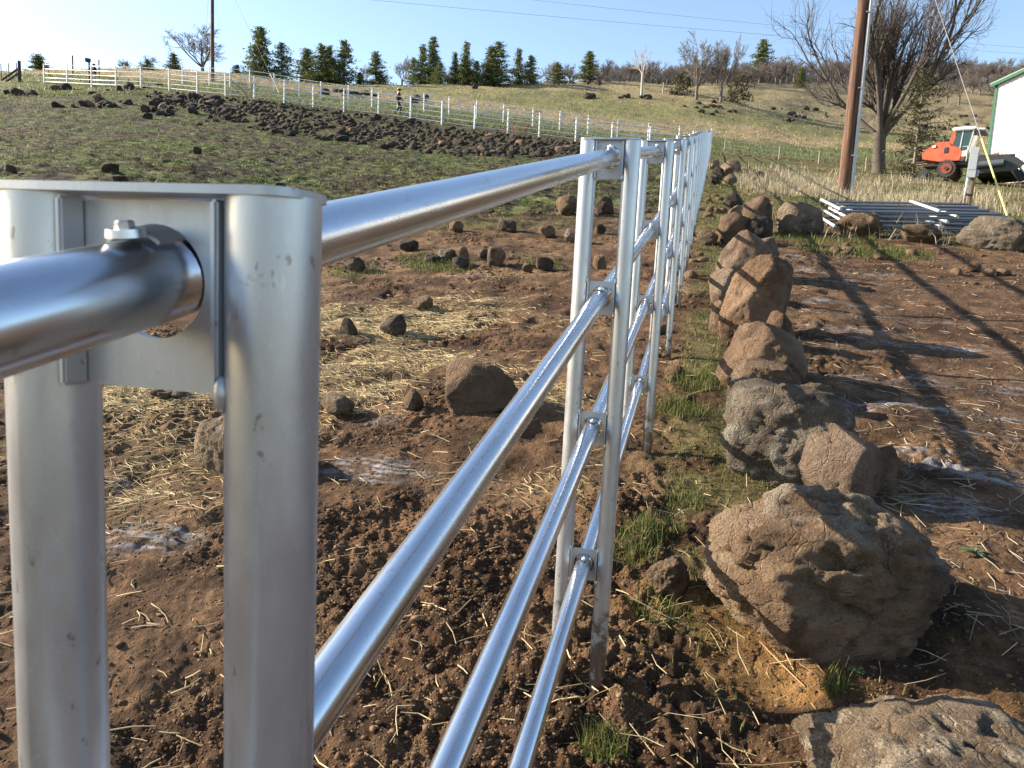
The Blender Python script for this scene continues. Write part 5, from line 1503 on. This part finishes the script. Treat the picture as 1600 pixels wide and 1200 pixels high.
# straw
def straws(x, y, ln, rad, cA, cB, name, label, tilt=.10):
    n = len(x); z = gz_fine(x, y); az = RN.uniform(0, 2 * np.pi, n); el = np.abs(RN.normal(0, tilt, n))
    L = ln * RN.uniform(.4, 1.3, n); d = np.stack([np.cos(az) * np.cos(el), np.sin(az) * np.cos(el), np.sin(el)], 1)
    a = np.stack([-np.sin(az), np.cos(az), 0 * az], 1); b = np.cross(d, a)
    r = rad * RN.uniform(.7, 1.3, n)
    # follow the slope of the ground under the stalk
    e = gz_fine(x + d[:, 0] * L, y + d[:, 1] * L); d[:, 2] += (e - z) / L * .85
    L = L * np.where(RN.rand(n) < .25, 1.6, 1)
    c0 = np.stack([x, y, z + r + .003], 1); V = []
    d2 = d + a * RN.normal(0, .38, n)[:, None]; d2[:, 2] -= np.abs(RN.normal(0, .06, n)); c1 = c0 + d * (L * .5)[:, None]
    for p, rr in ((c0, r), (c1, r * .95), (c1 + d2 * (L * .5)[:, None], r * .7)):
        for th in (math.pi / 2, math.pi / 2 + 2.094, math.pi / 2 + 4.189):
            V.append(p + a * (rr * math.cos(th))[:, None] + b * (rr * math.sin(th))[:, None])
    V = np.stack(V, 1).reshape(-1, 3); k_ = np.arange(n)[:, None] * 9
    Fc = np.stack([k_ + o_ + np.array(f_) for o_ in (0, 3) for f_ in ([0, 1, 4, 3], [1, 2, 5, 4], [2, 0, 3, 5])], 1).reshape(-1, 4)
    t = RN.rand(n, 1); c = (np.array(cA) * (1 - t) + np.array(cB) * t) * RN.uniform(.7, 1.25, (n, 1))
    o = obj(name, mesh_np(name, V, Fc, M_STRAW, False, np.repeat(c, 9, 0))); tag(o, label, 'straw', None, 'stuff'); return o


x, y = scatter(135000, 2.6, 11, -36, 6); k = masks(x, y)
keep = RN.rand(len(x)) < np.clip(k['straw'] ** 1.5 * 1.0, 0, 1)
straws(x[keep], y[keep], .075, .0017, (.40, .30, .14), (.66, .55, .32), 'straw', 'yellow straw trodden into the mud of the corral')
x, y = scatter(750, 2.0, 10, -36, 12); k = masks(x, y); keep = k['q'] < .05
straws(x[keep], y[keep], .075, .0024, (.34, .25, .12), (.56, .46, .28), 'loose_straw', 'loose straw stalks strewn on bare mud', .12)
x, y = scatter(1500, 3.0, 14, 16, 40); k = masks(x, y); keep = (k['q'] > 1.1)
straws(x[keep], y[keep], .09, .0018, (.25, .20, .13), (.46, .40, .30), 'track_straw', 'pale stalks scattered over the dirt track', .06)
x, y = scatter(380, 2.0, 7, 0, 30); k = masks(x, y); keep = (k['q'] > .05) & (k['q'] < 1.3)
straws(x[keep], y[keep], .11, .0017, (.30, .22, .11), (.50, .41, .26), 'dry_stalks', 'dry stalks lying between the fence and the boulders', .2)

# clods
v0, f0 = ico(1)


def clods(x, y, size, name, label, col):
    n = len(x); z = gz_fine(x, y); s = size * RN.uniform(.45, 1.15, n) * np.where(RN.rand(n) < .06, 2.2, 1)
    nn = RN.normal(size=(n, 7, 3)); nn /= np.linalg.norm(nn, axis=2)[..., None]; dd = RN.uniform(.35, 1, (n, 7))
    j = np.minimum(1 / np.maximum((np.maximum(np.einsum('vk,npk->nvp', v0, nn), 1e-3) / dd[:, None]).max(2), .75), 1.3) * RN.uniform(.6, 1.3, (n, len(v0))); sc = np.stack([RN.uniform(.7, 1.4, n), RN.uniform(.7, 1.4, n), RN.uniform(.5, .9, n)], 1)
    th = RN.uniform(0, 6.28, n); c, s_ = np.cos(th), np.sin(th)
    V = v0[None] * j[..., None] * (sc * s[:, None])[:, None]
    V = np.stack([V[..., 0] * c[:, None] - V[..., 1] * s_[:, None], V[..., 0] * s_[:, None] + V[..., 1] * c[:, None], V[..., 2]], -1)
    V = V + np.stack([x, y, z + s * .05], 1)[:, None]
    Fc = (f0[None] + (np.arange(n) * len(v0))[:, None, None]).reshape(-1, 3)
    t = RN.rand(n, 1); cc = np.array(col[0]) * (1 - t) + np.array(col[1]) * t
    o = obj(name, mesh_np(name, V.reshape(-1, 3), Fc, M_CLOD, False, np.repeat(cc, len(v0), 0))); tag(o, label, 'soil', None, 'stuff')


x, y = scatter(60000, 1.9, 13, -37, 13); k = masks(x, y)
crumb = sstep(0.0, 0.5, n2(x, y, 0.8, 47, 2) + 0.75 * np.exp(-((k['q'] + 0.1) / 0.45) ** 2) * sstep(7, 3, k['t']))
keep = (k['q'] < .3) & (RN.rand(len(x)) < (.12 + .88 * crumb) * (1 - .8 * k['straw'])) & (RN.rand(len(x)) > k['green'])
clods(x[keep], y[keep], .0035 + .0013 * np.hypot(x[keep], y[keep]), 'soil_clods', 'crumbly dark brown clods of trodden mud', ((.070, .042, .023), (.145, .090, .048)))
x, y = scatter(16000, 1.9, 14, 8, 40); k = masks(x, y)
keep = (k['q'] > .25) & (RN.rand(len(x)) < np.where(k['t'] < 2.6, .6, .25 + .5 * sstep(8, 11, k['t']))) & (RN.rand(len(x)) > k['lawn'])
clods(x[keep], y[keep], .0035 + .0011 * np.hypot(x[keep], y[keep]), 'dirt_crumbs', 'brown dirt crumbs about the boulders and track', ((.07, .042, .022), (.16, .10, .05)))
